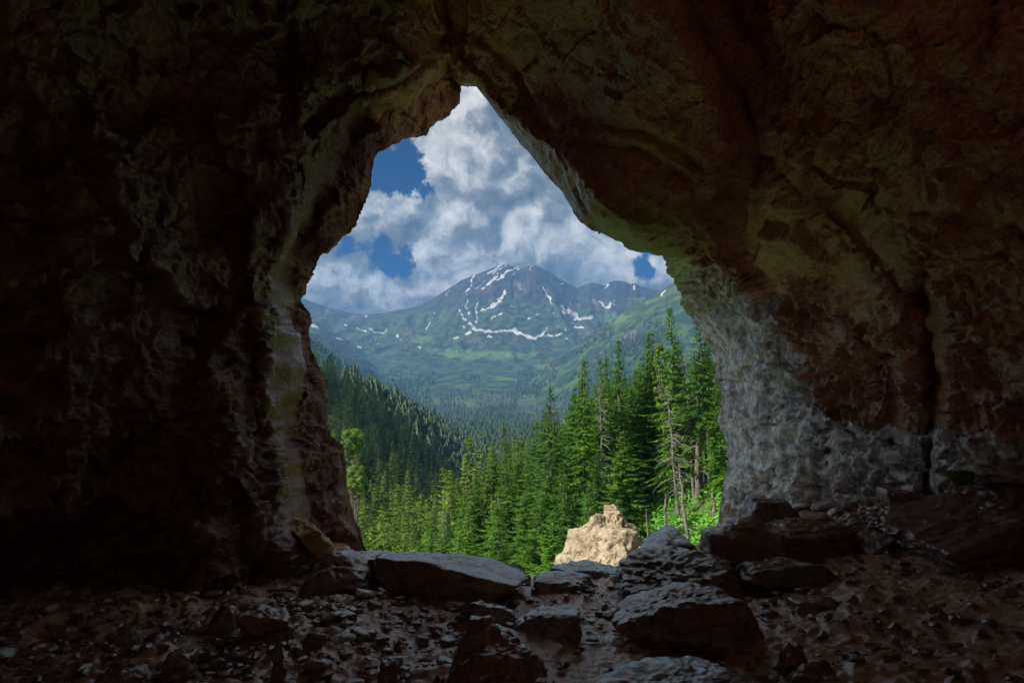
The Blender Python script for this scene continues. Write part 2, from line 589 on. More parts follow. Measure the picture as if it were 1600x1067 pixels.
LEFTR = RBF([
    (700, 60, 7.0), (640, 120, 7.0), (560, 180, 7.0), (510, 280, 7.0), (450, 400, 7.1), (430, 480, 7.2), (440, 560, 7.3), (425, 640, 7.2), (435, 720, 7.3), (470, 830, 7.5),
    (600, 20, 6.1), (480, 110, 6.3), (400, 250, 6.3), (330, 400, 6.2), (360, 560, 6.5), (350, 700, 6.6), (350, 850, 6.7), (200, 250, 5.3), (200, 450, 5.5), (200, 650, 5.8), (200, 850, 6.4),
    (50, 250, 4.5), (50, 500, 4.8), (50, 750, 5.3), (50, 900, 6.0), (300, 50, 5.3), (100, 0, 4.3), (-200, 300, 3.7), (-200, 700, 4.2), (-500, 500, 3.0), (400, -200, 4.2), (0, -300, 3.2), (0, 1100, 5.6), (400, 1100, 6.5)])


def cave_depth(px, py):
    b = BASE(px, py)
    # overhanging ledge line across the pillar, joints and steps
    led = np.array([(1150, 690), (1230, 668), (1330, 655), (1440, 668), (1600, 668), (1900, 640)], float)
    ly = np.interp(px, led[:, 0], led[:, 1])
    on = sstep(1140, 1230, px)
    b = b - 0.24 * on * sstep(-6, 9, py - ly) * (1 - sstep(40, 190, py - ly))
    b = b + 0.12 * on * sstep(-40, -3, py - ly) * (1 - sstep(-3, 3, py - ly))
    cr = seg_dist(np.array([(1452, 420), (1446, 500), (1452, 600), (1447, 700), (1450, 780)]), px, py)
    b = b + 0.42 * np.exp(-(cr / 7.0) ** 2) - 0.10 * sstep(1452, 1475, px) * sstep(420, 520, py)
    for line, a, w in (([(1130, 400), (1230, 470), (1330, 500), (1390, 560), (1385, 640)], 0.12, 12), ([(1210, 250), (1290, 330), (1400, 420), (1450, 480)], 0.18, 14),
                       ([(1160, 200), (1300, 280), (1380, 300), (1600, 360)], 0.15, 16), ([(1060, 480), (1120, 560), (1180, 640), (1240, 680)], 0.12, 14),
                       ([(1200, 690), (1235, 740), (1225, 800)], 0.12, 10), ([(1300, 690), (1285, 750), (1310, 800)], 0.14, 10), ([(1380, 690), (1400, 760)], 0.10, 9)):
        b = b + a * np.exp(-(seg_dist(np.array(line, float), px, py) / w) ** 2)
    s = poly_sd(SLAB, px, py)
    ds = SLABR(px, py) + 0.55 * np.clip((46 - s) / 46, 0, 1) ** 2 + np.clip(-s, 0, None) * 0.035
    for line, a, w in (([(720, 130), (860, 215), (960, 340), (1010, 380)], -0.10, 16), ([(900, 190), (1000, 205), (1090, 260)], 0.10, 10), ([(890, 225), (980, 235), (1080, 290)], 0.08, 8),
                       ([(740, 60), (800, 110), (860, 210)], 0.10, 10)):
        ds = ds + a * np.exp(-(seg_dist(np.array(line, float), px, py) / w) ** 2)
    l = poly_sd(LEFTW, px, py)
    dl = LEFTR(px, py) + 0.45 * np.clip((36 - l) / 36, 0, 1) ** 2 * 0.7 + np.clip(-l, 0, None) * 0.03
    for line, a, w in (([(395, 340), (385, 430), (400, 520), (410, 640)], -0.14, 16), ([(372, 330), (365, 430), (380, 540), (385, 680)], 0.12, 24), ([(450, 330), (430, 420), (425, 520)], -0.12, 12),
                       ([(345, 300), (300, 420), (290, 560), (310, 700)], 0.10, 30), ([(440, 0), (455, 90), (440, 190)], 0.14, 18), ([(700, 60), (620, 110), (540, 140), (480, 200)], 0.18, 10),
                       ([(250, 380), (220, 500), (240, 640)], -0.12, 34), ([(120, 300), (110, 500), (150, 700)], -0.14, 50)):
        dl = dl + a * np.exp(-(seg_dist(np.array(line, float), px, py) / w) ** 2)
    # rubble-like foot of the left wall juts out
    dl = dl - 0.35 * sstep(770, 850, py) * sstep(220, 330, px) * (1 - sstep(430, 500, px))
    which = np.where((ds < b) & (ds < dl), 1, np.where(dl < b, 2, 0))
    return np.minimum(np.minimum(b, ds), dl), which


def build_cave():
    A = pdir(np.array(800.0), np.array(560.0))
    A /= np.linalg.norm(A)
    E1 = RT
    E2 = np.cross(E1, A)
    NP = 1760
    # contour in polar form around the axis
    seg = []
    n = len(CONTOUR)
    for i in range(n):
        for k in range(12):
            seg.append(CONTOUR[i] + (CONTOUR[(i + 1) % n] - CONTOUR[i]) * k / 12)
    seg = np.array(seg)
    d = pdir(seg[:, 0], seg[:, 1])
    d /= np.linalg.norm(d, axis=1)[:, None]
    th = np.arccos(np.clip(d @ A, -1, 1))
    ph = np.arctan2(d @ E2, d @ E1)
    rho = 2 * np.tan(th / 2)
    o = np.argsort(ph)
    # sparser samples below the floor
    raw = np.linspace(-math.pi, math.pi, 20001)
    dens = np.where((raw > -2.35) & (raw < -0.75), 0.25, 1.0)
    cum = np.concatenate([[0], np.cumsum(dens)[:-1]])
    phi = np.interp(np.arange(NP) / NP * cum[-1], cum, raw)
    rc = np.interp(phi, ph[o], rho[o], period=2 * math.pi)
    q = np.stack([np.cos(phi), np.sin(phi), np.zeros(NP)], 1)
    rc = rc + 0.0040 * fbm(q * 14, 5, 3, 0.62) * (1 - 0.75 * sstep(0.75, 0.95, phi) * (1 - sstep(1.62, 1.75, phi)))
    t1 = np.linspace(0, 1, 300) ** 1.08
    outer = 0.93
    rings = [rc[None] + (outer - rc[None]) * t1[:, None]]
    rings.append(np.repeat(np.geomspace(0.96, 40.0, 34)[:, None], NP, 1))
    RHO = np.concatenate(rings)
    nr = RHO.shape[0]
    TH = 2 * np.arctan(RHO / 2)
    D = (np.cos(TH)[..., None] * A + np.sin(TH)[..., None] * (np.cos(phi)[None, :, None] * E1 + np.sin(phi)[None, :, None] * E2)).reshape(-1, 3)
    fw = np.maximum(D @ FW, 0.30)
    px = 800 + F * (D @ RT) / fw
    py = 533.5 - F * (D @ UP) / fw
    wq = D * 9.0
    Yd, which = cave_depth(px + 16 * fbm(wq, 3, 95) * sstep(0, 0.12, np.repeat(np.concatenate([t1, np.ones(34)]), NP)), py + 16 * fbm(wq, 3, 96) * sstep(0, 0.12, np.repeat(np.concatenate([t1, np.ones(34)]), NP)))
    r = Yd / np.maximum(D[:, 1], 0.30)
    back = 4.6 + 0.8 * D[:, 0] ** 2 - 0.9 * np.abs(D[:, 2])
    ang = np.arccos(np.clip(D @ FW, -1, 1))
    k = sstep(R(50), R(66), ang)
    r = r * (1 - k) + back * k
    P = CAM + D * r[:, None]
    G = P.reshape(nr, NP, 3)

    # rings on the far side of the mouth: reveal, then the outer cliff
    rim = G[0]
    dirs = D.reshape(nr, NP, 3)[0]
    side = (dirs - (dirs @ A)[:, None] * A)
    side /= np.linalg.norm(side, axis=1)[:, None]
    outs = []
    for a, b in ((0.08, 0.006), (0.18, 0.03), (0.28, 0.10), (0.36, 0.22), (0.42, 0.45), (0.46, 0.8), (0.5, 1.4), (0.5, 2.4), (0.4, 3.4), (0.2, 4.4), (-0.6, 5.2), (-2.2, 5.8), (-5.0, 6.2)):
        la = a + 0.25 * min(1.0, b)
        lf = sstep(0.15, 0.6, -side[:, 0])[:, None]
        outs.append(rim + dirs * (a * (1 - lf) + la * lf) + side * b)
    outs = np.stack(outs[::-1])
    G = np.concatenate([outs, G])
    no = len(outs)

    def normals(G):
        dj = np.roll(G, -1, 1) - np.roll(G, 1, 1)
        di = np.gradient(G, axis=0)
        N = np.cross(dj, di)
        N /= np.linalg.norm(N, axis=2)[..., None] + 1e-9
        return N
    N = normals(G)
    # make normals face the open side
    if np.mean(np.sum(N[no + 60] * (CAM - G[no + 60]), axis=1)) < 0:
        N = -N
    N = N.reshape(-1, 3)
    P = G.reshape(-1, 3)
    # relief: large swells, stratified ledges, pits and knobs
    tilt = P @ np.array([[1, 0, 0.25], [0, 1, -0.1], [-0.25, 0.1, 1]]).T
    big = fbm(P * 0.9, 3, 5)
    mid = fbm(P * 2.6, 5, 9, 0.52, True)
    strata = fbm(tilt * np.array([0.9, 0.9, 5.5]), 4, 21, 0.55)
    f1, f2 = worley(P * 2.4 + 0.35 * fbm(P * 3, 2, 2)[:, None], 4)
    g1, g2 = worley(P * np.array([8.5, 8.5, 6.0]) + 0.3 * fbm(P * 6, 2, 6)[:, None], 8)
    fine = fbm(P * 11, 4, 30, 0.6)
    wp = 0.22 * np.stack([fbm(P * 1.7, 3, 81), fbm(P * 1.7, 3, 82), fbm(P * 1.7, 3, 83)], 1)
    fc1 = facets(P * np.array([0.62, 0.62, 0.80]) + wp * 0.7, 14)
    fc2 = facets(P * np.array([1.9, 1.9, 2.8]) + wp * 1.8, 15)
    vert = fbm(P * np.array([8.5, 8.5, 4.0]), 4, 37, 0.55, True)
    crk = np.abs(fbm(tilt * np.array([0.45, 0.45, 0.9]) + 5, 2, 38, 0.4))
    fc3 = facets(P * np.array([5.5, 5.5, 6.5]) + wp * 4.0, 16)
    vein = fbm(P * np.array([7, 7, 3.0]), 4, 33, 0.55, True)
    D2 = P - CAM
    pxx, pyy = proj(P)
    front = sstep(0.2, 0.6, (D2 @ FW) / (np.linalg.norm(D2, axis=1) + 1e-9))
    pil = front * sstep(1040, 1130, pxx) * (1 - sstep(1440, 1600, pxx)) * sstep(400, 470, pyy)
    slabm = front * sstep(-5, 40, poly_sd(SLAB, pxx, pyy))
    knob = front * (1 - sstep(380, 560, pxx)) * sstep(420, 640, pyy) + front * (1 - sstep(500, 620, pxx)) * sstep(380, 450, pyy) * sstep(400, 450, pxx)
    knob = np.clip(knob, 0, 1)
    amp = 1 - 0.55 * slabm
    st = np.linalg.norm(np.gradient(G, axis=0), axis=2).reshape(-1)
    damp = np.clip(0.030 / (st + 1e-6), 0.25, 1.0)
    st = np.repeat(np.arange(G.shape[0]) >= no, NP)
    damp = np.where(st, damp, 1.0)
    calm = 1 - np.clip(pil + knob, 0, 1)
    disp = amp * (0.12 * big + 0.045 * (mid - 0.3) * (1 - 0.7 * calm) + 0.040 * strata * damp - 0.09 * (0.5 - f1) * (0.12 + knob)
                  + 0.020 * fine * damp + 0.17 * fc1 + 0.065 * fc2 * damp - 0.030 * np.exp(-(crk / 0.012) ** 2) * damp * calm + 0.034 * fc3 * damp)
    disp += pil * (0.08 * (vert - 0.3) + 0.10 * fc3 + 0.06 * fc2) * np.maximum(damp, 0.6)
    disp += 0.07 * (0.42 - g1) * (0.10 + 1.3 * pil + 0.9 * knob) * amp * damp
    disp += pil * (-0.05 * (vein - 0.3))
    edge = np.ones(G.shape[0])
    edge[no - 4:no + 1] = 0.25
    edge[no + 1:no + 26] = np.linspace(0.25, 1, 25)
    edge[:no - 4] = 0.7
    P = P + N * (disp * np.repeat(edge, NP))[:, None]
    G = P.reshape(-1, NP, 3)
    for _ in range(10):                      # relax the steep returns between rock layers
        st = np.linalg.norm(np.gradient(G, axis=0), axis=2)
        kk = np.clip((st - 0.035) / 0.05, 0, 1)
        kk = np.maximum(kk, np.maximum(np.roll(kk, 1, 1), np.roll(kk, -1, 1))) * 0.7
        kk[:no + 3] = 0
        kk[-40:] = 0
        kk = kk[..., None]
        M = G.copy()
        M[1:-1] = 0.25 * (G[:-2] + G[2:]) + 0.25 * (np.roll(G, 1, 1) + np.roll(G, -1, 1))[1:-1]
        G = G * (1 - kk) + M * kk
    P = G.reshape(-1, 3)
    N = normals(G)
    if np.mean(np.sum(N[no + 60] * (CAM - G[no + 60]), axis=1)) < 0:
        N = -N
    N = N.reshape(-1, 3)

    # colour regions of the rock (weathered grey limestone, algae, ochre stain); wet also paints shade
    grey = pil * (1 - 0.0 * pil)
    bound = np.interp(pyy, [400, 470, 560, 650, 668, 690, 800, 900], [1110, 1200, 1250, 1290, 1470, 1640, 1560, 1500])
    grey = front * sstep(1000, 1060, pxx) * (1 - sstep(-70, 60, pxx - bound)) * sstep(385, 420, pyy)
    green = front * np.exp(-(((pxx - 1010) / 150) ** 2 + ((pyy - 345) / 70) ** 2)) * 0.75
    sil = poly_sd(CONTOUR, pxx, pyy)
    green = np.maximum(green, front * 0.38 * np.exp(-((-sil - 10) / 42) ** 2) * (1 - sstep(420, 470, pyy)))
    ochre = front * 0.62 * np.exp(-(((pxx - 1020) / 150) ** 2 + ((pyy - 230) / 80) ** 2))
    ochre = np.maximum(ochre, front * 0.35 * np.exp(-(((pxx - 430) / 60) ** 2 + ((pyy - 760) / 150) ** 2)))
    ochre = np.maximum(ochre, front * 0.42 * np.exp(-(((pxx - 1350) / 140) ** 2 + ((pyy - 560) / 90) ** 2)))
    ochre = np.maximum(ochre, front * 0.9 * np.exp(-(((pxx - 454) / 13) ** 2 + ((pyy - 700) / 18) ** 2)))

    wet = front * np.clip(0.95 * (1 - sstep(470, 700, pxx + 0.2 * (pyy - 300))) + 0.75 * (1 - sstep(590, 640, pxx)) * sstep(380, 460, pyy), 0, 0.95)  # wet rock tint that also darkens the left wall and flank as painted shade
    Fq = grid_faces(G.shape[0], NP, True)
    fi = Fq[:, 0] // NP
    wl = np.concatenate([np.full(no * NP, 3), which])
    fc = wl[Fq[:, 0]]
    cx = pxx[Fq[:, 0]]
    cy = pyy[Fq[:, 0]]
    cls = np.full(len(Fq), 0)                    # 0 ceiling/back
    cls[(fc == 1)] = 1                           # hanging slab
    cls[(fc == 2)] = 2                           # inner wall
    cls[(fc == 0) & (cx > 1030) & (cy > 400) & (cx < 1452)] = 3
    cls[(fc == 0) & (cx >= 1452) & (cy > 400)] = 4
    cls[(fc == 0) & (cx < 760) & (cy > 380)] = 5
    cls[ang[np.maximum(Fq[:, 0] - no * NP, 0)] > R(56)] = 0
    cls[fi < no] = 6
    hd = np.array([-0.42, -0.66, 0.62])
    hd /= np.linalg.norm(hd)
    Dall = np.concatenate([np.repeat(A[None], no * NP, 0), D])
    cls[(Dall[Fq[:, 0]] @ hd > math.cos(R(17))) & (fi >= no)] = 9      # added hole in the unseen roof, lets fill light into the chamber
    root = obj('cave', None, kind='structure', label='dark brown cave chamber framing the view of the mountain valley', loc=(0, 0, 0))
    names = ('ceiling', 'hanging_slab', 'inner_wall', 'rock_pillar', 'side_wall', 'outer_flank', 'outer_cliff')
    labels = ('reddish brown cave roof in deep shade', 'diagonal olive brown slab hanging over the cave mouth', 'dark wet brown cave wall with knobby ridges',
              'grey weathered limestone pillar lit by the opening', 'dark wall beyond the vertical crack', 'rough brown rock flank at the edge of the opening', None)
    flip = None
    for c in range(7):
        f = Fq[cls == c]
        if not len(f):
            continue
        used, inv = np.unique(f, return_inverse=True)
        f = inv.reshape(f.shape)
        v = P[used]
        nn = N[used]
        if flip is None:
            e = np.cross(v[f[:, 1]] - v[f[:, 0]], v[f[:, 3]] - v[f[:, 0]])
            flip = np.mean(np.sum(e * nn[f[:, 0]], axis=1)) < 0
        if flip:
            f = f[:, ::-1]
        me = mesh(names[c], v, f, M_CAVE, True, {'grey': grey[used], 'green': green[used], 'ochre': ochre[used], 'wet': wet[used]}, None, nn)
        obj(names[c], me, root, labels[c])


    sc0 = CAM + hd * 3.6  # unseen shaft added behind the viewer to brighten the interior
    ax = np.array([0.05, -0.62, 0.78])
    path = [sc0 + hd * t_ * 0.9 + (ax - hd) * max(0, t_ - 0.8) * 0.6 for t_ in np.linspace(0, 4.2, 18)]
    V, Q = tube(path, [2.6] * 18, 40)
    V = V + (0.35 * fbm(V * 0.8, 3, 88))[:, None] * np.array([0.6, 0.6, 0.3])
    obj('added_light_shaft', mesh('added_light_shaft', V, Q, M_CAVE), root, 'added rock shaft open to the sky, letting fill light into the cave')


build_cave()


# ------------------------------------------------------------------ cave floor
def floor_z(x, y):
    p = np.stack([x, y, np.zeros_like(x)], 1)
    z = 0.10 * fbm(p * 0.7, 3, 41) + 0.05 * fbm(p * 2.2, 3, 43)
    z = z + 0.035 * (6.0 - np.clip(y, 2, 7)) + 0.19 * np.clip(x - 1.3, 0, None) + 0.03 * np.clip(-x - 3, 0, None)
    z = z - 0.30 * sstep(6.4, 8.5, y) * np.exp(-((x - 0.35) / 0.8) ** 2)
    return z


def build_floor():
    ys = np.concatenate([np.linspace(-5, 2.5, 30)[:-1], np.linspace(2.5, 12.5, 560)])
    xs = np.concatenate([np.linspace(-9, -5.2, 30)[:-1], np.linspace(-5.2, 5.6, 640), np.linspace(5.6, 9, 30)[1:]])
    X, Y = np.meshgrid(xs, ys)
    x, y = X.ravel(), Y.ravel()
    p = np.stack([x, y, np.zeros_like(x)], 1)
    z = floor_z(x, y)
    f1, f2 = worley(p * np.array([5, 7, 1]) + 0.3 * fbm(p * 4, 2, 5)[:, None], 12)
    g1, g2 = worley(p * np.array([16, 20, 1]) + 0.3 * fbm(p * 9, 2, 6)[:, None], 15)
    stony = 0.12 + 0.88 * sstep(1.0, -1.5, x) + 0.0 * y
    lump = np.clip(0.55 - f1, 0, 1) * sstep(-0.15, 0.25, fbm(p * 1.3, 2, 50))
    z = z + 0.10 * lump * stony + 0.022 * np.clip(0.5 - g1, 0, 1) + 0.014 * fbm(p * 14, 4, 47, 0.6)
    ed = np.interp(x, [-9, -2.2, -1.2, 1.2, 2.6, 3.4, 4.2, 9], [8.8, 8.8, 7.4, 7.3, 8.0, 9.2, 11.6, 11.6])
    z = z - np.clip(y - ed, 0, None) * 4.0
    me = mesh('cave_floor', np.stack([x, y, z], 1), grid_faces(len(ys), len(xs)), M_FLOOR)
    obj('cave_floor', me, kind='structure', label='damp reddish brown earth floor of the cave')


build_floor()


# ------------------------------------------------------------------ outside terrain
def smax(a, b, k):
    h = np.clip(0.5 + 0.5 * (a - b) / k, 0, 1)
    return b + (a - b) * h + k * h * (1 - h)


def terrain_z(x, y, detail=True):
    x = np.asarray(x, float)
    y = np.asarray(y, float)
    x0 = 22.6 + np.clip(y - 80, 0, None) * 0.16
    dr = x - x0
    zr = 0.64 * np.where(dr < 40, dr, 40 + (dr - 40) * 0.5)
    zc = np.where(y < 250, 16 - (250 - y) * 0.13, 16 - (y - 250) * 0.066) - np.clip(y - 800, 0, None) * 0.03
    sl = np.interp(y, [60, 120, 160, 260], [0.40, 0.45, 0.55, 0.88])
    dl = x + 80
    zl = np.where(dl > 0, zc - sl * dl, zc + 0.5 * dl)
    zf = np.interp(y, [0, 60, 150, 400, 800, 1500, 2000, 2500, 3000], [-24, -34, -42, -42, -38, -28, 15, 90, 150])
    z = smax(smax(zr, zl, 7.0), zf, 6.0)
    if detail:
        p = np.stack([x.ravel(), y.ravel(), np.zeros(x.size)], 1)
        z = z + (1.1 * fbm(p * 0.06, 3, 61) + 5.0 * fbm(p * 0.007, 2, 62) * sstep(150, 500, y.ravel())).reshape(z.shape)
        z = z + (0.35 * fbm(p * 0.5, 2, 63)).reshape(z.shape)
    return z


def build_terrain():
    ys = np.geomspace(11.5, 2700, 330)
    us = np.concatenate([np.linspace(-2.2, -0.42, 40)[:-1], np.linspace(-0.42, 0.42, 300), np.linspace(0.42, 2.2, 40)[1:]])
    Y, U = np.meshgrid(ys, us, indexing='ij')
    X = U * Y
    Z = terrain_z(X, Y)
    me = mesh('hillside', np.stack([X, Y, Z], -1).reshape(-1, 3), grid_faces(len(ys), len(us)), M_HILL)
    obj('hillside', me, kind='structure', label='forested hillsides and valley floor below the cave')


build_terrain()

# ------------------------------------------------------------------ mountain range
SNOW = [
    ([(559, 513), (571, 517)], 2.2), ([(576, 513), (587, 519), (598, 521), (604, 514)], 1.6), ([(620, 524), (629, 532)], 2.0), ([(480, 506), (497, 513)], 2.8),
    ([(526, 528), (534, 530)], 2.4), ([(558, 540), (563, 542)], 2.2), ([(666, 515), (671, 501)], 1.4), ([(678, 488), (679, 490)], 2.2), ([(695, 466), (701, 455)], 1.2),
    ([(740, 429), (735, 446), (728, 460)], 1.7), ([(730, 469), (728, 478), (735, 496)], 1.5), ([(717, 484), (727, 502)], 2.2), ([(745, 473), (744, 507)], 2.0),
    ([(735, 505), (740, 514), (752, 516), (765, 518), (780, 519)], 3.4), ([(727, 522), (737, 519)], 2.4), ([(710, 528), (718, 527)], 2.0), ([(654, 541), (657, 543)], 1.6),
    ([(752, 485), (764, 481), (774, 476), (784, 466), (789, 455)], 2.4), ([(768, 478), (780, 470)], 3.2), ([(768, 499), (777, 491), (783, 489)], 2.2), ([(724, 511), (726, 513)], 1.6),
    ([(754, 451), (772, 437), (780, 427)], 1.8), ([(744, 452), (757, 439)], 1.4), ([(765, 427), (777, 418), (785, 413)], 2.0), ([(777, 438), (792, 426), (812, 415)], 2.2),
    ([(768, 430), (780, 421), (794, 413)], 1.4), ([(803, 428), (811, 420)], 1.4), ([(760, 446), (775, 430)], 1.5), ([(811, 445), (815, 454)], 1.2), ([(828, 421), (832, 417)], 1.4),
    ([(849, 448), (851, 457), (860, 465)], 1.5), ([(860, 465), (861, 473), (866, 479)], 2.2), ([(878, 444), (880, 445)], 1.8), ([(878, 478), (882, 489)], 3.6),
    ([(888, 484), (897, 493), (909, 499), (924, 496)], 4.2), ([(892, 475), (888, 483)], 1.8), ([(897, 512), (912, 511)], 2.4), ([(893, 505), (899, 507)], 1.4), ([(927, 467), (929, 473)], 2.4),
    ([(938, 472), (943, 478), (950, 482), (955, 473)], 2.8), ([(946, 480), (952, 480)], 3.6), ([(960, 471), (960, 476)], 2.0), ([(939, 461), (948, 446)], 1.5), ([(990, 446), (991, 452)], 1.4),
    ([(758, 516), (775, 518), (792, 517)], 2.6), ([(797, 517), (809, 519), (823, 525), (836, 528), (848, 523)], 3.0), ([(800, 516), (808, 520)], 4.0), ([(848, 523), (853, 513)], 4.0),
    ([(853, 525), (867, 525), (882, 521)], 1.8), ([(806, 511), (806, 517)], 2.0), ([(883, 514), (885, 516)], 2.0), ([(884, 529), (886, 530)], 2.0), ([(835, 491), (839, 491)], 2.6), ([(863, 490), (866, 490)], 2.0),
    ([(797, 478), (802, 479)], 1.8), ([(825, 497), (829, 497)], 1.6), ([(762, 525), (767, 526)], 2.0), ([(1033, 462), (1040, 454)], 2.0), ([(588, 537), (592, 538)], 1.6), ([(538, 508), (543, 509)], 1.2), ([(571, 494), (574, 495)], 1.2)]


def mountain_material():
    m, t = new_mat('mountain_ground')
    pos = t.node('ShaderNodeNewGeometry', 0)
    nrm = t.node('ShaderNodeNewGeometry', 1)
    z = t.node('ShaderNodeSeparateXYZ', 2, None, _0=pos)
    n1 = t.noise(pos, 0.0042, 10, 0.62, 0.5)
    n2 = t.noise(pos, 0.018, 8, 0.6)
    n3 = t.noise(pos, 0.09, 6, 0.65)
    zz = t.m('ADD', z, t.m('MULTIPLY', t.m('SUBTRACT', n1, 0.5), 420.0))
    low = t.mix(t.ramp(n2, 0.44, 0.60), (0.018, 0.040, 0.018), (0.060, 0.105, 0.028))
    midc = t.mix(t.ramp(n2, 0.40, 0.62), (0.026, 0.040, 0.009), (0.080, 0.10, 0.020))
    high = t.mix(t.ramp(n2, 0.36, 0.64), (0.024, 0.019, 0.012), (0.066, 0.048, 0.025))
    c = t.mix(t.ramp(zz, 230, 430), low, midc)
    c = t.mix(t.ramp(zz, 520, 760), c, high)
    scree = t.m('MULTIPLY', t.ramp(t.noise(t.vm('MULTIPLY', pos, (1.0, 0.25, 0.25)), 0.012, 8, 0.6), 0.58, 0.70), t.ramp(zz, 330, 520))
    c = t.mix(t.m('MULTIPLY', scree, 0.55), c, (0.27, 0.21, 0.145))
    dead = t.attr('dead')
    dn = t.ramp(t.m('ADD', dead, t.m('MULTIPLY', t.m('SUBTRACT', n1, 0.5), 1.4)), 0.4, 0.62)
    c = t.mix(t.m('MULTIPLY', dn, 0.8), c, (0.17, 0.16, 0.15))
    gr = t.attr('meadow')
    gn = t.ramp(t.m('ADD', gr, t.m('MULTIPLY', t.m('SUBTRACT', n2, 0.5), 1.0)), 0.4, 0.65)
    c = t.mix(gn, c, (0.105, 0.165, 0.035))
    spk = t.ramp(n3, 0.3, 0.6, 0.78, 1.12)
    c = t.vm('SCALE', c, scale=spk)
    sn = t.attr('snow')
    sf = t.ramp(t.m('ADD', sn, t.m('MULTIPLY', t.m('SUBTRACT', t.noise(pos, 0.03, 5, 0.6), 0.5), 1.6)), 0.02, 0.60)
    c = t.mix(t.m('MULTIPLY', sf, 0.92), c, t.mix(t.ramp(n3, 0.35, 0.6), (0.42, 0.40, 0.37), (0.66, 0.64, 0.62)))
    bp = t.node('ShaderNodeBump', 0, None, Strength=0.8, Distance=16.0, Height=t.m('ADD', n2, t.m('MULTIPLY', n3, 0.25)))
    bs = t.node('ShaderNodeBsdfPrincipled', 0, None, Roughness=0.95, Normal=bp)
    t.link(c, bs.node.inputs['Base Color'])
    finish(t, bs)
    return m


RIDGE = np.array([(300, 400), (420, 440), (472, 466), (495, 475), (520, 482), (545, 488), (570, 491), (595, 489), (620, 484), (645, 479), (665, 472), (680, 462), (700, 449), (720, 436), (738, 429), (750, 424),
                  (770, 416), (784, 411), (795, 411), (805, 414), (815, 416), (826, 413), (838, 412), (850, 418), (870, 430), (890, 442), (903, 449), (912, 444), (925, 440), (935, 441), (946, 445),
                  (955, 439), (965, 436), (978, 438), (988, 443), (996, 441), (1004, 446), (1030, 452), (1100, 450), (1300, 420)], float)


def mountain_z(X, Y):
    U = X / Y
    px = 800 + U * F
    sil = np.interp(px, RIDGE[:, 0], RIDGE[:, 1])
    Hr = 1.6 + (640 - sil) / F * 4500
    prof = np.interp(Y, [1500, 2000, 2500, 3000, 3500, 4000, 4300, 4500, 5200], [-28, 10, 95, 210, 370, 640, 840, 967, 500]) / 967
    p = np.stack([X.ravel(), Y.ravel(), np.zeros(X.size)], 1)
    gul = fbm(p * np.array([0.0021, 0.0009, 1]), 5, 71, 0.50, True).reshape(X.shape)
    amp = np.clip((Y - 2600) / 900, 0, 1) * np.clip((4500 - Y) / 350, 0.0, 1)
    za = prof * (0.35 * 967 + 0.65 * Hr) if False else prof * (967 + (Hr - 967) * sstep(2400, 4500, Y))
    za = za + 85 * (gul - 0.45) * amp
    zb = 98 + 0.80 * (X - 49)
    zb = np.where(zb > 300, 300 + (zb - 300) * 0.72, zb)
    zb = zb - np.where(Y < 2600, 0.20 * (2600 - Y), 0.42 * (Y - 2600))
    zb = zb + 22 * (fbm(p * 0.006, 4, 75, 0.5, True).reshape(X.shape) - 0.4)
    zl = 95 + 0.62 * (-430 - 0.13 * (Y - 2500) - X) + 0.06 * (Y - 2500)
    zl = np.minimum(zl, za + 10 + 0.06 * np.clip(4500 - Y, 0, None) * 1.0 + 40)
    zl = zl + 20 * (fbm(p * 0.006, 4, 77, 0.5, True).reshape(X.shape) - 0.4)
    z = smax(smax(za, zb, 25), zl, 30)
    return z


def build_mountain():
    ys = np.concatenate([np.linspace(1650, 2600, 90)[:-1], np.linspace(2600, 4500, 240), np.linspace(4500, 5200, 16)[1:]])
    us = np.concatenate([np.linspace(-1.6, -0.34, 50)[:-1], np.linspace(-0.34, 0.28, 640), np.linspace(0.28, 1.6, 50)[1:]])
    Y, U = np.meshgrid(ys, us, indexing='ij')
    X = U * Y
    Z = mountain_z(X, Y)
    Z = Z + (terrain_z(X, Y) - 10 - Z) * (1 - sstep(1650, 2050, Y)) 
    V = np.stack([X, Y, Z], -1).reshape(-1, 3)
    px, py = proj(V)
    sn = np.full(len(V), -1.0)
    q = np.stack([px, py, np.zeros_like(px)], 1)
    wx, wy = px + 3.2 * fbm(q / 9, 3, 91), py + 2.6 * fbm(q / 7, 3, 92)
    wn = 0.90 + 1.0 * fbm(q / 7, 3, 93)
    for line, w in SNOW:
        L = np.array(line, float)
        sel = (px > L[:, 0].min() - 14) & (px < L[:, 0].max() + 14) & (py > L[:, 1].min() - 14) & (py < L[:, 1].max() + 14)
        dd = seg_dist(L, wx[sel], wy[sel])
        sn[sel] = np.maximum(sn[sel], np.clip((w * 0.80 * wn[sel] - dd) / 1.4, -1, 1.5))
    e = lambda cx, cy, rx, ry: np.exp(-((px - cx) / rx) ** 2 - ((py - cy) / ry) ** 2)
    dead = np.clip(0.3 * e(690, 605, 60, 16) + e(600, 560, 60, 22) + e(1000, 520, 60, 22) + 0.4 * e(860, 590, 90, 16) + e(930, 560, 50, 20) + 0.2 * e(790, 580, 60, 14), 0, 1) * 0.42
    mead = np.clip(e(605, 605, 40, 22) + e(950, 497, 60, 14) + e(800, 555, 70, 12) + e(710, 552, 40, 14) + e(1000, 470, 30, 10) + e(790, 590, 30, 6) + e(850, 575, 30, 8) + e(660, 530, 30, 14), 0, 1) * 0.62
    me = mesh('mountain', V, grid_faces(len(ys), len(us)), mountain_material(), True, {'snow': sn, 'dead': dead, 'meadow': mead})
    obj('mountain', me, kind='structure', label='snow streaked mountain massif closing the head of the valley')


build_mountain()


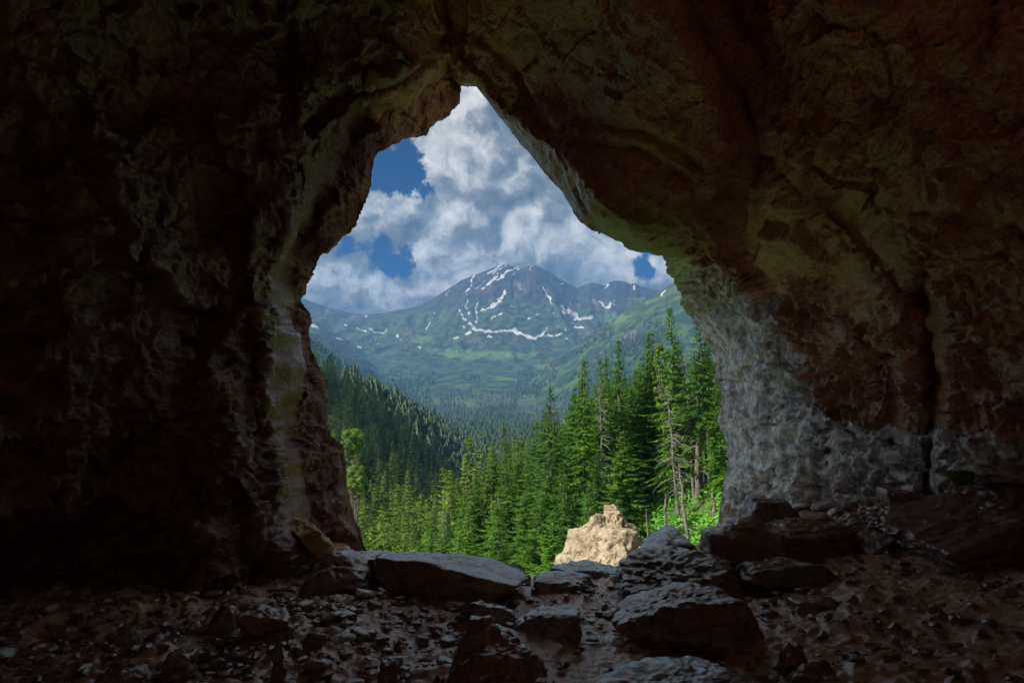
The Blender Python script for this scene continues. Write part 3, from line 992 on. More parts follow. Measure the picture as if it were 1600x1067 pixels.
# ------------------------------------------------------------------ trees
class Acc:
    def __init__(s):
        s.V, s.Q, s.n = [], [], 0

    def add(s, V, Q):
        V = np.asarray(V, float)
        s.V.append(V)
        s.Q.append(np.asarray(Q) + s.n)
        s.n += len(V)

    def out(s):
        return np.concatenate(s.V), np.concatenate(s.Q)


def trunk_mesh(name, h, r, seed, mat, lean=0.0, top=1.0):
    rng = random.Random(seed)
    pts, rad = [], []
    for i in range(12):
        t = i / 11
        pts.append((lean * t * t * h + 0.05 * rng.uniform(-1, 1), 0.05 * rng.uniform(-1, 1), t * h * top - 0.6 * (i == 0)))
        rad.append(r * (1 - 0.93 * t) * (1.25 if i == 0 else 1) + 0.01)
    V, Q = tube(pts, rad, 7)
    return mesh(name, V, Q, mat)


def crown_mesh(name, h, rmax, seed, mat, base=0.12, sparse=0.0, dl=0.34, nb=7, step=0.2, width=0.11):
    rng = random.Random(seed)
    V = []

    def quad(a, b, w, up):
        d = b - a
        s = np.cross(d, up)
        s /= np.linalg.norm(s) + 1e-9
        mpt = a + d * 0.45
        V.extend((a, mpt + s * w, b, mpt - s * w))
    z = base * h
    up = np.array([0, 0, 1.0])
    while z < h * 0.995:
        t = (z / h - base) / (1 - base)
        env = (1 - t) ** 0.82 * (0.55 + 0.45 * min(1, t / 0.12))
        nbr = max(4, int(nb * (0.6 + 0.4 * (1 - t))))
        a0 = rng.uniform(0, 6.28)
        for k in range(nbr):
            if rng.random() < sparse:
                continue
            ang = a0 + 2 * math.pi * k / nbr + rng.uniform(-0.35, 0.35)
            L = rmax * env * rng.uniform(0.45, 1.12) * (1 + 0.22 * math.sin(ang * 2 + z * 1.3)) + 0.12
            hd = np.array([math.cos(ang), math.sin(ang), 0])
            rise = 0.35 * (t - 0.35)
            droop = 0.30 * (1 - t) + 0.08
            z0 = z + rng.uniform(-0.15, 0.15)
            ns = max(2, int(L / step))
            prev = None
            tw = rng.uniform(0.8, 1.2)
            for i in range(ns + 1):
                s = i / ns
                p = hd * (L * s) + up * (z0 + L * (rise * s - droop * s * s * 1.3 + 0.22 * s ** 4))
                if prev is not None:
                    quad(prev, p, width * 0.45, up)
                    if s > 0.12:
                        tl = L * 0.36 * (1.05 - s) * tw + 0.12
                        for sg in (-1, 1):
                            a2 = ang + sg * rng.uniform(0.6, 1.1)
                            e = np.array([math.cos(a2), math.sin(a2), rng.uniform(-0.55, -0.05)])
                            quad(p, p + e * tl, width * (0.5 + 0.6 * tl), np.array([rng.uniform(-.5, .5), rng.uniform(-.5, .5), 1.0]))
                        if rng.random() < 0.5:
                            quad(p, p + np.array([rng.uniform(-.08, .08), rng.uniform(-.08, .08), -rng.uniform(0.18, 0.42)]), width * 0.6, hd)
                prev = p
        z += dl * (1.0 - 0.45 * t) * rng.uniform(0.8, 1.2)
    a = np.array([0, 0, h * 0.97])
    quad(a, np.array([0, 0, h * 1.015]), 0.05, np.array([1.0, 0, 0]))
    V = np.array(V)
    return mesh(name, V, np.arange(len(V)).reshape(-1, 4), mat, False)


def dead_branches(root, h, seed, base=0.15, dens=1.0, rlen=2.0, top=0.98):
    rng = random.Random(seed)
    for i in range(int(h * 4.2 * dens)):
        A = Acc()
        z = h * (base + (top - base) * rng.random())
        t = z / h
        ang = rng.uniform(0, 6.28)
        L = rlen * (1 - t) ** 0.6 * rng.uniform(0.35, 1.0) + 0.15
        sg = rng.uniform(0.2, 0.6)
        pts = []
        for s in (0, 0.3, 0.6, 0.85, 1.0):
            b = ang + 0.4 * s * math.sin(i)
            pts.append(np.array([math.cos(b) * L * s, math.sin(b) * L * s, z - L * sg * s ** 1.5 + 0.1 * L * s]))
        A.add(*tube(pts, [0.035, 0.026, 0.018, 0.012, 0.005], 4))
        for j in (1, 2, 3):
            for sgn in (-1, 1):
                a2 = ang + sgn * rng.uniform(0.5, 1.0)
                e = np.array([math.cos(a2), math.sin(a2), -rng.uniform(0.2, 0.9)]) * L * 0.3 * rng.uniform(0.5, 1)
                A.add(*tube([pts[j], pts[j] + e * 0.6, pts[j] + e], [0.013, 0.009, 0.004], 3))
        V, Q = A.out()
        obj('branch', mesh('branch', V, Q, M_DEAD, False), root)


NEAR = []
for k in range(4):
    NEAR.append((trunk_mesh('trunk', 16, 0.24, 100 + k, M_BARK),
                 crown_mesh('crown', 16, (3.5, 3.0, 4.0, 3.0)[k], 200 + k, M_NEEDLE, (0.10, 0.22, 0.05, 0.40)[k], (0.04, 0.10, 0.02, 0.12)[k])))

SPR = [  # px of the top, py of the top, distance, variant, label
    (1062, 478, 58, 0, 'tallest dark green spruce, its tip touching the overhanging pillar edge'),
    (1082, 497, 55, 3, 'tall spruce close behind the pillar edge, right of the tallest one'),
    (1028, 517, 68, 1, 'dark spruce with rounded tip just left of the tallest spruce'),
    (1001, 521, 67, 0, 'slim pointed spruce second to the left of the tallest spruce'),
    (967, 528, 64, 1, 'tall slim spruce in the middle of the stand, tip against the haze'),
    (953, 562, 67, 3, 'thin spruce tucked left of the tall slim middle spruce'),
    (938, 556, 61, 2, 'spruce beside the thin one, right of the isolated pair on the slope'),
    (905, 560, 57, 1, 'broad ragged spruce with pointed tip near the left end of the stand'),
    (886, 602, 64, 3, 'short dark spruce half hidden behind the broad ragged spruce'),
    (861, 602, 63, 0, 'leftmost spruce of the tall stand, tip against the blue valley'),
    (1045, 556, 74, 2, None), (1100, 540, 66, 1, None), (1118, 560, 60, 3, None), (1127, 545, 72, 0, None), (1015, 560, 76, 3, None), (985, 575, 74, 2, None), (925, 600, 72, 0, None), (1075, 560, 80, 1, None),
    (845, 642, 70, 2, None), (828, 655, 78, 1, None), (800, 664, 84, 0, None), (812, 690, 70, 3, None), (770, 690, 78, 2, None), (788, 715, 64, 0, None), (750, 708, 82, 1, None),
    (735, 745, 66, 2, None), (768, 760, 56, 0, None), (715, 770, 62, 1, None), (700, 742, 76, 3, None), (690, 800, 54, 2, None), (742, 800, 48, 0, None), (670, 790, 66, 0, None), (655, 820, 55, 1, None),
    (815, 740, 54, 2, None), (850, 700, 56, 0, None), (835, 770, 46, 2, None), (785, 810, 44, 0, None), (870, 740, 47, 2, None), (880, 690, 58, 2, None), (900, 740, 44, 0, None), (928, 700, 52, 1, None),
    (965, 672, 46, 2, 'bright green young spruce standing just behind the tan boulder'),
    (935, 760, 40, 2, None), (990, 650, 62, 3, None), (855, 800, 40, 2, None), (715, 830, 47, 2, None), (640, 850, 52, 0, None), (612, 838, 60, 2, None), (960, 620, 70, 0, None), (1010, 640, 72, 1, None), (1035, 620, 72, 3, None),
    (1128, 600, 52, 2, 'yellowish green spruce hard against the grey pillar'),
    (1070, 540, 70, 2, None), (1055, 590, 68, 3, None), (1092, 590, 78, 2, None), (1110, 600, 84, 0, None), (980, 610, 66, 3, None), (945, 640, 64, 2, None), (912, 650, 60, 0, None), (885, 660, 68, 1, None)]


def put_tree(name, parts, p, h, h0, rot, label, cat, group, wide=1.0):
    root = obj(name, None, None, label, cat, group, None, p)
    s = h / h0
    root.scale = (s * wide, s * wide, s)
    root.rotation_euler = (0.05 * math.sin(rot * 7), 0.05 * math.cos(rot * 5), rot)
    for nm, me in parts:
        obj(nm, me, root)
    return root


rng = random.Random(5)
_r2 = random.Random(77)
for _ in range(38):
    px_ = _r2.uniform(885, 1132)
    SPR.append((px_, _r2.uniform(560, 640) - 0.25 * (px_ - 885) * _r2.uniform(0.0, 1.0) + 20, _r2.uniform(68, 98), _r2.choice((0, 1, 2, 3)), None))
for i, (px, py, Y, v, lab) in enumerate(SPR):
    tp = at(float(px), float(py), Y)
    g = float(terrain_z(np.array([tp[0]]), np.array([float(Y)]))[0])
    h = max(6.0, tp[2] - g)
    v = v if h < 19 else 1
    if lab is None and px > 1000:
        v = 3
    tm, cm = NEAR[v]
    if lab is None:
        lab = ('dark spruce filling the depth of the stand right of the valley' if px > 880 else 'green spruce crowding the slope below the cave lip')
    put_tree('spruce_tree', (('trunk', tm), ('crown', cm)), (tp[0], Y, g), h, 16.0, rng.uniform(0, 6.28), lab, 'spruce', 'spruces on the slope outside the cave', min(1.25, 15.5 / h) * rng.uniform(0.9, 1.1))

# dead standing trunks on the slope
DEADT = [  # foot px, foot py, top px, top py, distance, branch density, label
    (1076, 838, 1061, 722, 44, 0.35, 'broken bare trunk leaning in the undergrowth, nearest to the tan boulder'),
    (1061, 800, 1042, 600, 52, 1.6, 'dead spruce with curtains of drooping grey twigs'),
    (1084, 762, 1070, 545, 56, 0.9, 'tall bare dead spruce trunk in the middle of the dead group'),
    (1100, 764, 1087, 610, 55, 0.7, 'reddish bare trunk right of the tall dead one'),
    (1105, 715, 1096, 560, 60, 1.3, 'slender dead spruce with side twigs, rightmost of the dead trunks'),
    (1003, 775, 997, 690, 63, 0.3, 'pale bare lower trunk at the dark edge of the stand'),
    (1021, 783, 1016, 700, 66, 0.2, 'thin grey bare trunk beside the pale one at the stand edge'),
    (1119, 812, 1113, 768, 45, 0.05, 'short leaning snapped stump by the pillar foot'),
    (1108, 756, 1106, 740, 56, 0.03, 'small grey stump on the bright slope'),
    (1113, 734, 1112, 724, 60, 0.03, 'tiny reddish stump high on the bright slope'),
    (1040, 795, 1039, 770, 50, 0.1, 'grey broken stump among the bushes'),
    (1014, 845, 1010, 795, 42, 0.2, 'dark dead stem behind the tan boulder'),
    (940, 700, 938, 590, 60, 1.6, 'grey twiggy dead spruce inside the stand'),
    (697, 855, 694, 768, 56, 0.9, 'pale dead sapling among the spruces below the lip'),
    (560, 700, 535, 655, 120, 1.4, 'grey dead spruce at the edge of the shaded hillside')]
for i, (bx, by, tx, ty, Y, den, lab) in enumerate(DEADT):
    b = at(float(bx), float(by), Y)
    g = float(terrain_z(np.array([b[0]]), np.array([float(Y)]))[0])
    tpt = at(float(tx), float(ty), Y)
    h = tpt[2] - g
    if h < 1.0:
        h = (by - ty) / F * Y
        g = b[2]
    lean = (tpt[0] - b[0]) / h
    root = obj('dead_tree' if h > 3 else 'tree_stump', None, None, lab, 'dead tree' if h > 3 else 'stump', 'dead trunks on the slope', None, (b[0], Y, g))
    tw = trunk_mesh('trunk', h, 0.135 if h > 3 else 0.16, 300 + i, M_DEADBARK, 0.0, 1.0)
    if by - ty < 140 and i in (0, 3, 7, 8, 9, 10):
        co = np.empty(len(tw.vertices) * 3)
        tw.vertices.foreach_get('co', co)
        co = co.reshape(-1, 3)
        ax = co[:, :2] * (1 + 0.8 * np.clip(co[:, 2:] / h, 0, 1))
        co[:, :2] = ax
        tw.vertices.foreach_set('co', co.ravel())
    root.rotation_euler = (0, math.atan(lean), 0)
    obj('trunk', tw, root)
    if den > 0.15:
        dead_branches(root, h, 400 + i, 0.2, den, 2.2)


def leaf_cloud(name, blobs, n, size, seed, mat, flat=0.3):
    r = np.random.default_rng(seed)
    C = []
    wts = np.array([b[3] ** 2 for b in blobs])
    idx = r.choice(len(blobs), n, p=wts / wts.sum())
    B = np.array(blobs)[idx]
    d = r.normal(size=(n, 3))
    d /= np.linalg.norm(d, axis=1)[:, None]
    rad = B[:, 3] * (0.55 + 0.5 * r.random(n) ** 0.5)
    c = B[:, :3] + d * rad[:, None] * np.array([1, 1, 0.85])
    nrm = d + r.normal(size=(n, 3)) * 0.6 + np.array([0, 0, flat])
    nrm /= np.linalg.norm(nrm, axis=1)[:, None]
    a = np.cross(nrm, r.normal(size=(n, 3)))
    a /= np.linalg.norm(a, axis=1)[:, None]
    b = np.cross(nrm, a)
    s = size * (0.6 + 0.8 * r.random(n))[:, None]
    V = np.stack([c - a * s, c + b * s * 0.5, c + a * s, c - b * s * 0.5], 1).reshape(-1, 3)
    return mesh(name, V, np.arange(len(V)).reshape(-1, 4), mat, False)


def broadleaf(px, py, Y, hw, hh, seed, label, ground=True):
    c = at(float(px), float(py), Y)
    g = float(terrain_z(np.array([c[0]]), np.array([float(Y)]))[0])
    g = min(g, c[2] - hh - 0.5)
    rg = random.Random(seed)
    root = obj('broadleaf_tree', None, None, label, 'tree', 'bright broadleaf trees', None, (c[0], Y, g))
    hz = c[2] - g
    blobs = []
    for k in range(70):
        u, w = rg.uniform(-1, 1), rg.uniform(-1, 1)
        q = rg.uniform(-1, 1)
        kk = math.sqrt(max(0.05, 1 - q * q))
        blobs.append((u * hw * 0.8 * kk, w * hw * 0.8 * kk, hz + q * hh * 0.9, rg.uniform(0.10, 0.30) * hw))
    obj('crown', leaf_cloud('crown', blobs, 4200, 0.10 * max(1, Y / 70), seed, M_LEAF), root)
    A = Acc()
    V, Q = tube([(0, 0, -0.6), (0.1, 0, hz * 0.5), (0, 0.05, hz)], [0.17, 0.12, 0.06], 7)
    A.add(V, Q)
    for b in blobs[:8]:
        V, Q = tube([(0.05, 0, hz * 0.6), (b[0] * 0.5, b[1] * 0.5, (hz * 0.6 + b[2]) * 0.52), b[:3]], [0.07, 0.05, 0.02], 5)
        A.add(V, Q)
    V, Q = A.out()
    obj('trunk', mesh('trunk', V, Q, M_BARK), root)


broadleaf(1034, 590, 60, 0.95, 3.2, 1, 'vivid light green broadleaf tree glowing between the dark spruces')
broadleaf(552, 690, 105, 1.9, 1.9, 2, 'bright green broadleaf tree beside the left rock flank, upper of two')
broadleaf(556, 752, 80, 1.5, 1.9, 3, 'bright green broadleaf tree beside the left rock flank, lower of two')
broadleaf(598, 862, 40, 0.5, 0.6, 4, 'small yellow green tree at the foot of the left flank')


# undergrowth on the bright slope
def build_undergrowth():
    r = np.random.default_rng(3)
    blobs = []
    for _ in range(1500):
        y = r.uniform(20, 82)
        x = r.uniform(0.06, 0.36) * y
        z = float(terrain_z(np.array([x]), np.array([y]))[0])
        blobs.append((x, y, z + 0.15, r.uniform(0.3, 0.85)))
    obj('undergrowth', leaf_cloud('undergrowth', blobs, 80000, 0.16, 7, M_BUSH, 0.8), None, 'bright green bushes and ferns covering the slope by the pillar', 'undergrowth', None, 'stuff')


build_undergrowth()


# mid-distance forest: individuals first, the rest as one mass
def mid_tree(name, h, rmax, seed, mat):
    return crown_mesh(name, h, rmax, seed, mat, 0.08, 0.05, 0.75, 6, 0.75, 0.34)


MIDT = trunk_mesh('trunk', 14, 0.2, 99, M_BARK)
MIDS = []
for k in range(4):
    cm = crown_mesh('spruce_tree', 14, (3.0, 2.6, 3.4, 2.8)[k], 500 + k, M_FOREST, 0.05, 0.05, 0.80, 6, 0.80, 0.36)
    MIDS.append(cm)


def low_tree(h, rmax, seed, layers=7, seg=6):
    rg = random.Random(seed)
    V, Q = [], []
    for l in range(layers):
        z0 = h * (0.04 + 0.86 * l / layers)
        z1 = min(h, z0 + h * 0.30)
        rr = rmax * (1 - l / layers) ** 0.85 + 0.1
        b = len(V)
        V.append((0, 0, z1))
        a0 = rg.uniform(0, 6)
        for k in range(seg * 2):
            a = a0 + math.pi * k / seg
            q = rr * (rg.uniform(0.85, 1.2) if k % 2 == 0 else 0.5)
            V.append((q * math.cos(a), q * math.sin(a), z0 - (0.06 * h * rr / rmax if k % 2 == 0 else -0.03 * h)))
        for k in range(seg * 2):
            Q.append((b, b + 1 + k, b + 1 + (k + 1) % (seg * 2)))
    return np.array(V), np.array(Q)


def in_mouth(px, py):
    return poly_sd(CONTOUR, np.atleast_1d(np.asarray(px, float)), np.atleast_1d(np.asarray(py, float))) > -25


def build_forest():
    r = np.random.default_rng(11)
    P = []
    for y0, y1, sp in ((62, 140, 4.0), (140, 300, 4.6), (300, 700, 6.5), (700, 1500, 11.0), (1500, 2000, 14.0), (2000, 2750, 19.0)):
        area = 0.5 * 0.62 * (y1 * y1 - y0 * y0)
        n = int(area / sp ** 2)
        y = np.sqrt(r.uniform(y0 * y0, y1 * y1, n))
        x = r.uniform(-0.34, 0.22, n) * y
        P.append(np.stack([x, y], 1))
    P = np.concatenate(P)
    z = np.where(P[:, 1] < 1700, terrain_z(P[:, 0], P[:, 1]), np.maximum(terrain_z(P[:, 0], P[:, 1]), mountain_z(P[:, 0], P[:, 1])))
    h = r.uniform(8, 16, len(P)) * np.where(P[:, 1] > 250, 1.08, 1.0)
    W = np.stack([P[:, 0], P[:, 1], z], 1)
    px, py = proj(W + np.stack([np.zeros(len(P)), np.zeros(len(P)), h], 1))
    keep = in_mouth(px, py) & ~((P[:, 0] > 0.012 * P[:, 1]) & (P[:, 1] < 120))
    keep &= ~((P[:, 1] < 75) & (px > 640))
    clump = fbm(np.stack([P[:, 0] * 0.006, P[:, 1] * 0.003, P[:, 1] * 0], 1), 3, 55)
    keep &= ~((P[:, 1] > 1900) & (clump < -0.05)) & ~((P[:, 1] > 1900) & (z > 330))
    isdead_all = (P[:, 1] > 1400) & (fbm(np.stack([P[:, 0] * 0.005, P[:, 1] * 0.003, P[:, 1] * 0 + 3], 1), 3, 56) + r.normal(size=len(P)) * 0.25 > 0.02)
    W, h, px, py = W[keep], h[keep], px[keep], py[keep]
    isdead = isdead_all[keep]
    y = W[:, 1]
    # visible ones: simple horizon test per column against nearer ground
    o = np.argsort(y)
    colmin = np.full(1700, 2000.0)
    vis = np.zeros(len(y), bool)
    for i in o:
        c = int(np.clip(px[i], 0, 1599))
        wpx = max(1, int(0.6 * F / y[i]))
        s = colmin[max(0, c - wpx):c + wpx + 1]
        vis[i] = py[i] < np.max(s) - 1 if len(s) else False
        top_block = py[i] + 0.55 * h[i] * F / y[i]
        colmin[max(0, c - wpx):c + wpx + 1] = np.minimum(s, top_block)
    ind = [i for i in o if vis[i] and py[i] < 880][:280]
    inds = set(ind)
    for k, i in enumerate(ind):
        put_tree('spruce_tree', (('trunk', MIDT), ('crown', MIDS[k % 4])), W[i] - np.array([0, 0, 0.3]), h[i], 14.0, float(r.uniform(0, 6.28)),
                 'sunlit spruce in the valley forest below the shaded hillside', 'spruce', 'spruces of the valley forest')
    # the rest
    lows = [low_tree(1.0, rm, 30 + q, 7, 5) for q, rm in enumerate((0.20, 0.16, 0.23, 0.18))]
    midv = []
    for me in MIDS:
        co = np.empty(len(me.vertices) * 3, np.float32)
        me.vertices.foreach_get('co', co)
        midv.append(co.reshape(-1, 3) / 14.0)
    A4, A3, AD = Acc(), Acc(), Acc()
    thin = low_tree(1.0, 0.07, 77, 6, 4)
    for i in range(len(y)):
        if i in inds or not (vis[i] or y[i] < 400):
            continue
        a = r.uniform(0, 6.28)
        c, s = math.cos(a), math.sin(a)
        Rm = np.array([[c, -s, 0], [s, c, 0], [0, 0, 1]])
        if y[i] < 330:
            V = midv[i % 4]
            A4.add((V @ Rm.T) * h[i] + W[i], np.arange(len(V)).reshape(-1, 4))
        elif isdead[i]:
            V, Q = thin
            AD.add((V @ Rm.T) * h[i] + W[i], Q)
        else:
            V, Q = lows[i % 4]
            A3.add((V @ Rm.T) * h[i] + W[i], Q)
    f3 = []
    V4 = np.concatenate(A4.V) if A4.n else np.zeros((0, 3))
    V3 = np.concatenate(A3.V)
    Q4 = np.concatenate(A4.Q) if A4.n else np.zeros((0, 4), int)
    Q3 = np.concatenate(A3.Q) + len(V4)
    print('forest', len(ind), len(Q4), len(Q3), len(MIDS[0].polygons), len(NEAR[0][1].polygons))
    me = mesh('forest', np.concatenate([V4, V3]), [Q4, Q3], M_HILLTREE_SHADED, False)
    V, Q = AD.out()
    obj('dead_forest', mesh('dead_forest', V, Q, M_FARDEAD, False), None, 'grey dead spruces thinning out towards the head of the valley', 'forest', None, 'stuff')
    obj('forest', me, None, 'dense spruce forest covering the hillsides and the valley floor', 'forest', None, 'stuff')


build_forest()

# ------------------------------------------------------------------ rocks
_ico = {}


def ico(sub):
    if sub not in _ico:
        bm = bmesh.new()
        bmesh.ops.create_icosphere(bm, subdivisions=sub, radius=1.0)
        V = np.array([v.co[:] for v in bm.verts])
        T = np.array([[v.index for v in f.verts] for f in bm.faces])
        bm.free()
        _ico[sub] = (V, T)
    return _ico[sub]


def rock_shape(seed, dims, sub=5, planes=14, soft=18.0, rough=1.0, strata=0.0, taper=0.0, rot=(0, 0, 0)):
    r = np.random.default_rng(seed)
    D, T = ico(sub)
    n = r.normal(size=(planes, 3))
    n /= np.linalg.norm(n, axis=1)[:, None]
    off = r.uniform(0.62, 1.0, planes)
    box = np.array([[1, 0, 0], [-1, 0, 0], [0, 1, 0], [0, -1, 0], [0, 0, 1], [0, 0, -1.0]])
    n = np.vstack([n, box])
    off = np.concatenate([off, np.full(6, 0.9)])
    k = np.maximum(D @ n.T, 1e-3) / off
    rad = 1.0 / (np.sum(k ** soft, axis=1) ** (1.0 / soft))
    P = D * rad[:, None]
    P /= np.abs(P).max(0)
    if taper:
        P[:, :2] *= (1 - taper * (P[:, 2:] * 0.5 + 0.5))
    dims = np.array(dims, float)
    P = P * dims / 2
    m = dims.min()
    sd_ = seed * 3.7
    dsp = 0.10 * m * fbm(P / m * 1.6 + sd_, 3, seed) + 0.045 * m * fbm(P / m * 5 + sd_, 4, seed + 1, 0.55, True)
    dsp += 0.012 * fbm(P * 22 + sd_, 3, seed + 2, 0.6)
    if strata:
        dsp += strata * fbm((P + sd_) * np.array([2.0, 5.0, 15.0]), 3, seed + 5, 0.55, True)
    P = P + D * (dsp * rough)[:, None]
    from mathutils import Euler
    M = np.array(Euler(rot).to_matrix())
    return P @ M.T, T


def boulder(name, label, box, Y, dep, seed, mat, cat='boulder', sub=5, sink=0.0, group='boulders at the cave mouth', **kw):
    x0, y0, x1, y1 = box
    a, b = at(float(x0), float(y0), Y), at(float(x1), float(y1), Y)
    w, h = b[0] - a[0], a[2] - b[2]
    fz = float(floor_z(np.array([(a[0] + b[0]) / 2]), np.array([float(Y)]))[0])
    sink = max(sink, b[2] - fz + 0.06) if b[2] - fz < 0.5 else sink
    P, T = rock_shape(seed, (w, dep, h + sink), sub, **kw)
    # keep the wanted extents after rotation
    ext = P.max(0) - P.min(0)
    P = P * np.array([w / ext[0], 1, (h + sink) / ext[2]])
    P -= (P.max(0) + P.min(0)) / 2
    P[:, 2] -= P[:, 2].min()
    o = obj(name, mesh(name, P, T, mat), None, label, cat, group, None, ((a[0] + b[0]) / 2, Y + dep * 0.25, b[2] - sink))
    return o


boulder('boulder', 'long dark red brown slab lying across the cave sill, glossy top', (578, 872, 826, 955), 5.9, 0.8, 11, M_BOULDER, planes=10, soft=30, strata=0.02, rough=0.7)
boulder('boulder', 'flat rock with shiny blue grey top behind the long slab', (545, 866, 690, 925), 6.7, 0.7, 12, M_WET, planes=8, soft=30)
boulder('boulder', 'pale wedge of rock peeking out past the long slab\'s end', (740, 884, 832, 945), 6.6, 0.5, 13, M_GREYB, planes=8, soft=30)
boulder('boulder', 'rounded brown rock between the left wall foot and the slab', (472, 866, 578, 930), 6.3, 0.6, 14, M_BOULDER, planes=16)
boulder('boulder', 'squat knobby rock right of the sill gap', (832, 898, 932, 942), 6.2, 0.45, 16, M_WET, planes=16)
boulder('boulder', 'flat wet ledge in front of the tan boulder', (858, 886, 985, 925), 7.0, 0.6, 17, M_WET, planes=10, strata=0.02)
boulder('boulder', 'tilted slab with a blue grey lit end face left of the round block', (982, 832, 1120, 915), 6.6, 0.6, 18, M_WET, planes=5, soft=40, rot=(0.1, -0.32, 0.45), rough=0.6)
boulder('boulder', 'smooth dark rounded block perched on the long ledge\'s left end', (1100, 812, 1240, 876), 5.95, 0.6, 19, M_BOULDER, planes=10, soft=24, rough=0.8, taper=0.25, rot=(0, -0.2, 0))
boulder('boulder', 'long low dark ledge lying below the pillar', (1110, 812, 1400, 892), 6.3, 0.9, 20, M_BOULDER, planes=9, soft=40, sub=6, strata=0.04, taper=0.3, rot=(0.25, -0.15, 0.1))
boulder('boulder', 'dark ledge climbing to the right behind the big outcrop', (1320, 784, 1540, 880), 6.2, 0.9, 70, M_BOULDER, planes=9, soft=40, sub=6, strata=0.04, taper=0.3, rot=(0.25, -0.35, 0.1))
boulder('boulder', 'rippled wet bedrock hump glinting below the tilted slab', (970, 866, 1200, 965), 5.7, 1.0, 21, M_WET, planes=12, soft=16, sub=6, strata=0.045)
boulder('boulder', 'dark mound in front of the long ledge', (1130, 876, 1330, 935), 5.6, 0.6, 22, M_WET, planes=9, soft=36, taper=0.4, strata=0.03)
boulder('boulder', 'big dark foreground boulder right of the centre', (960, 930, 1195, 1018), 4.6, 0.8, 23, M_BOULDER, planes=12, soft=22, sub=6, taper=0.25, strata=0.012)
boulder('boulder', 'dark foreground boulder at the bottom edge with a loose chunk on top', (700, 1000, 853, 1085), 3.75, 0.42, 24, M_BOULDER, planes=14, soft=26, sub=6, rough=0.8)
boulder('stone', 'jagged pointed chunk resting on the bottom foreground boulder', (692, 968, 792, 1003), 3.8, 0.24, 25, M_BOULDER, 'stone', planes=7, soft=40, taper=0.55)
boulder('boulder', 'low pale topped slab cut by the bottom edge', (930, 1072, 1215, 1130), 3.5, 0.6, 26, M_WET, planes=10, soft=24, sub=6, strata=0.015, rot=(0, -0.08, 0))
boulder('boulder', 'blue grey pointed boulder at the pillar\'s foot', (1158, 778, 1262, 832), 7.0, 0.6, 27, M_WET, planes=7, soft=40, taper=0.4)
boulder('boulder', 'flat brown rock behind the long ledge\'s middle', (1300, 786, 1410, 822), 7.0, 0.5, 28, M_BOULDER, planes=12)
boulder('boulder', 'purplish rounded rock on top of the ledge near the crack', (1392, 764, 1482, 806), 6.4, 0.5, 29, M_BOULDER, planes=12)
boulder('boulder', 'large sloping outcrop at the right edge of the floor', (1420, 756, 1800, 900), 5.5, 1.0, 30, M_BOULDER, planes=7, soft=40, sub=6, strata=0.05, rot=(0.2, -0.55, 0))
boulder('boulder', 'rough dark rock rising behind the right outcrop', (1475, 694, 1800, 840), 6.0, 0.9, 31, M_BOULDER, planes=7, soft=40, sub=6, strata=0.05, rot=(0.2, -0.5, 0.3))
boulder('stone', 'small pyramid shaped stone standing alone on the floor', (1349, 924, 1381, 954), 5.0, 0.14, 32, M_BOULDER, 'stone', 4, planes=5, soft=50, taper=0.7)
boulder('stone', 'low bumpy stone left of the pyramid stone', (1240, 938, 1318, 966), 4.9, 0.25, 33, M_BOULDER, 'stone', 4, planes=12)
boulder('stone', 'rounded dark stone near the bottom right', (1222, 1008, 1268, 1042), 4.0, 0.16, 34, M_BOULDER, 'stone', 4, planes=16)
boulder('stone', 'flat dark stone just below the rounded one', (1240, 1036, 1310, 1062), 3.85, 0.16, 35, M_BOULDER, 'stone', 4, planes=10)
boulder('stone', 'slim upright stone standing in the rubble on the left', (422, 1004, 446, 1040), 4.05, 0.08, 36, M_BOULDER, 'stone', 4, planes=8, taper=0.5)
boulder('stone', 'dark cubic stone alone left of the bottom boulder', (588, 1032, 620, 1056), 3.9, 0.12, 37, M_BOULDER, 'stone', 4, planes=6, soft=40)
boulder('stone', 'dark wedge shaped stone at the centre of the floor', (690, 944, 830, 972), 5.0, 0.35, 38, M_WET, 'stone', 5, planes=9, taper=0.5)
boulder('stone', 'pale stone cap lying left of the wedge stone', (800, 955, 910, 990), 4.7, 0.35, 39, M_WET, 'stone', 5, planes=9, strata=0.01)
boulder('stone', 'long dark stone in the middle of the rubble on the left', (370, 954, 452, 992), 4.75, 0.25, 40, M_BOULDER, 'stone', 5, planes=8, soft=30)
boulder('stone', 'chunky brown stone just left of the long dark one', (322, 946, 374, 974), 4.9, 0.2, 44, M_BOULDER, 'stone', 4, planes=8, soft=30)
boulder('stone', 'broad flat stone half cut by the bottom left edge', (130, 1046, 216, 1080), 3.65, 0.22, 45, M_BOULDER, 'stone', 5, planes=12)
boulder('stone', 'dark twin humped stone low in the left rubble', (250, 1020, 298, 1050), 3.95, 0.14, 46, M_BOULDER, 'stone', 4, planes=8)
boulder('stone', 'white flecked pale stone among the left rubble', (176, 980, 212, 1002), 4.4, 0.14, 47, M_GREYB, 'stone', 4, planes=12)

# low rocks at the foot of the left wall and a thin slab leaning on it
P, T = rock_shape(15, (0.66, 0.6, 0.24), 5, planes=11, soft=22, rough=1.3, rot=(-0.25, 0.78, 0.15))
c = at(484.0, 846.0, 7.35)
obj('boulder', mesh('boulder', P, T, rock_material('ochre_rock', ((0.50, 0.31, 0.13), (0.60, 0.42, 0.20), (0.30, 0.17, 0.10)), scale=1.5, rough=(0.3, 0.7))), None,
    'thin ochre slab leaning on the left wall with a pale edge', 'boulder', 'rocks at the left wall foot', None, c)


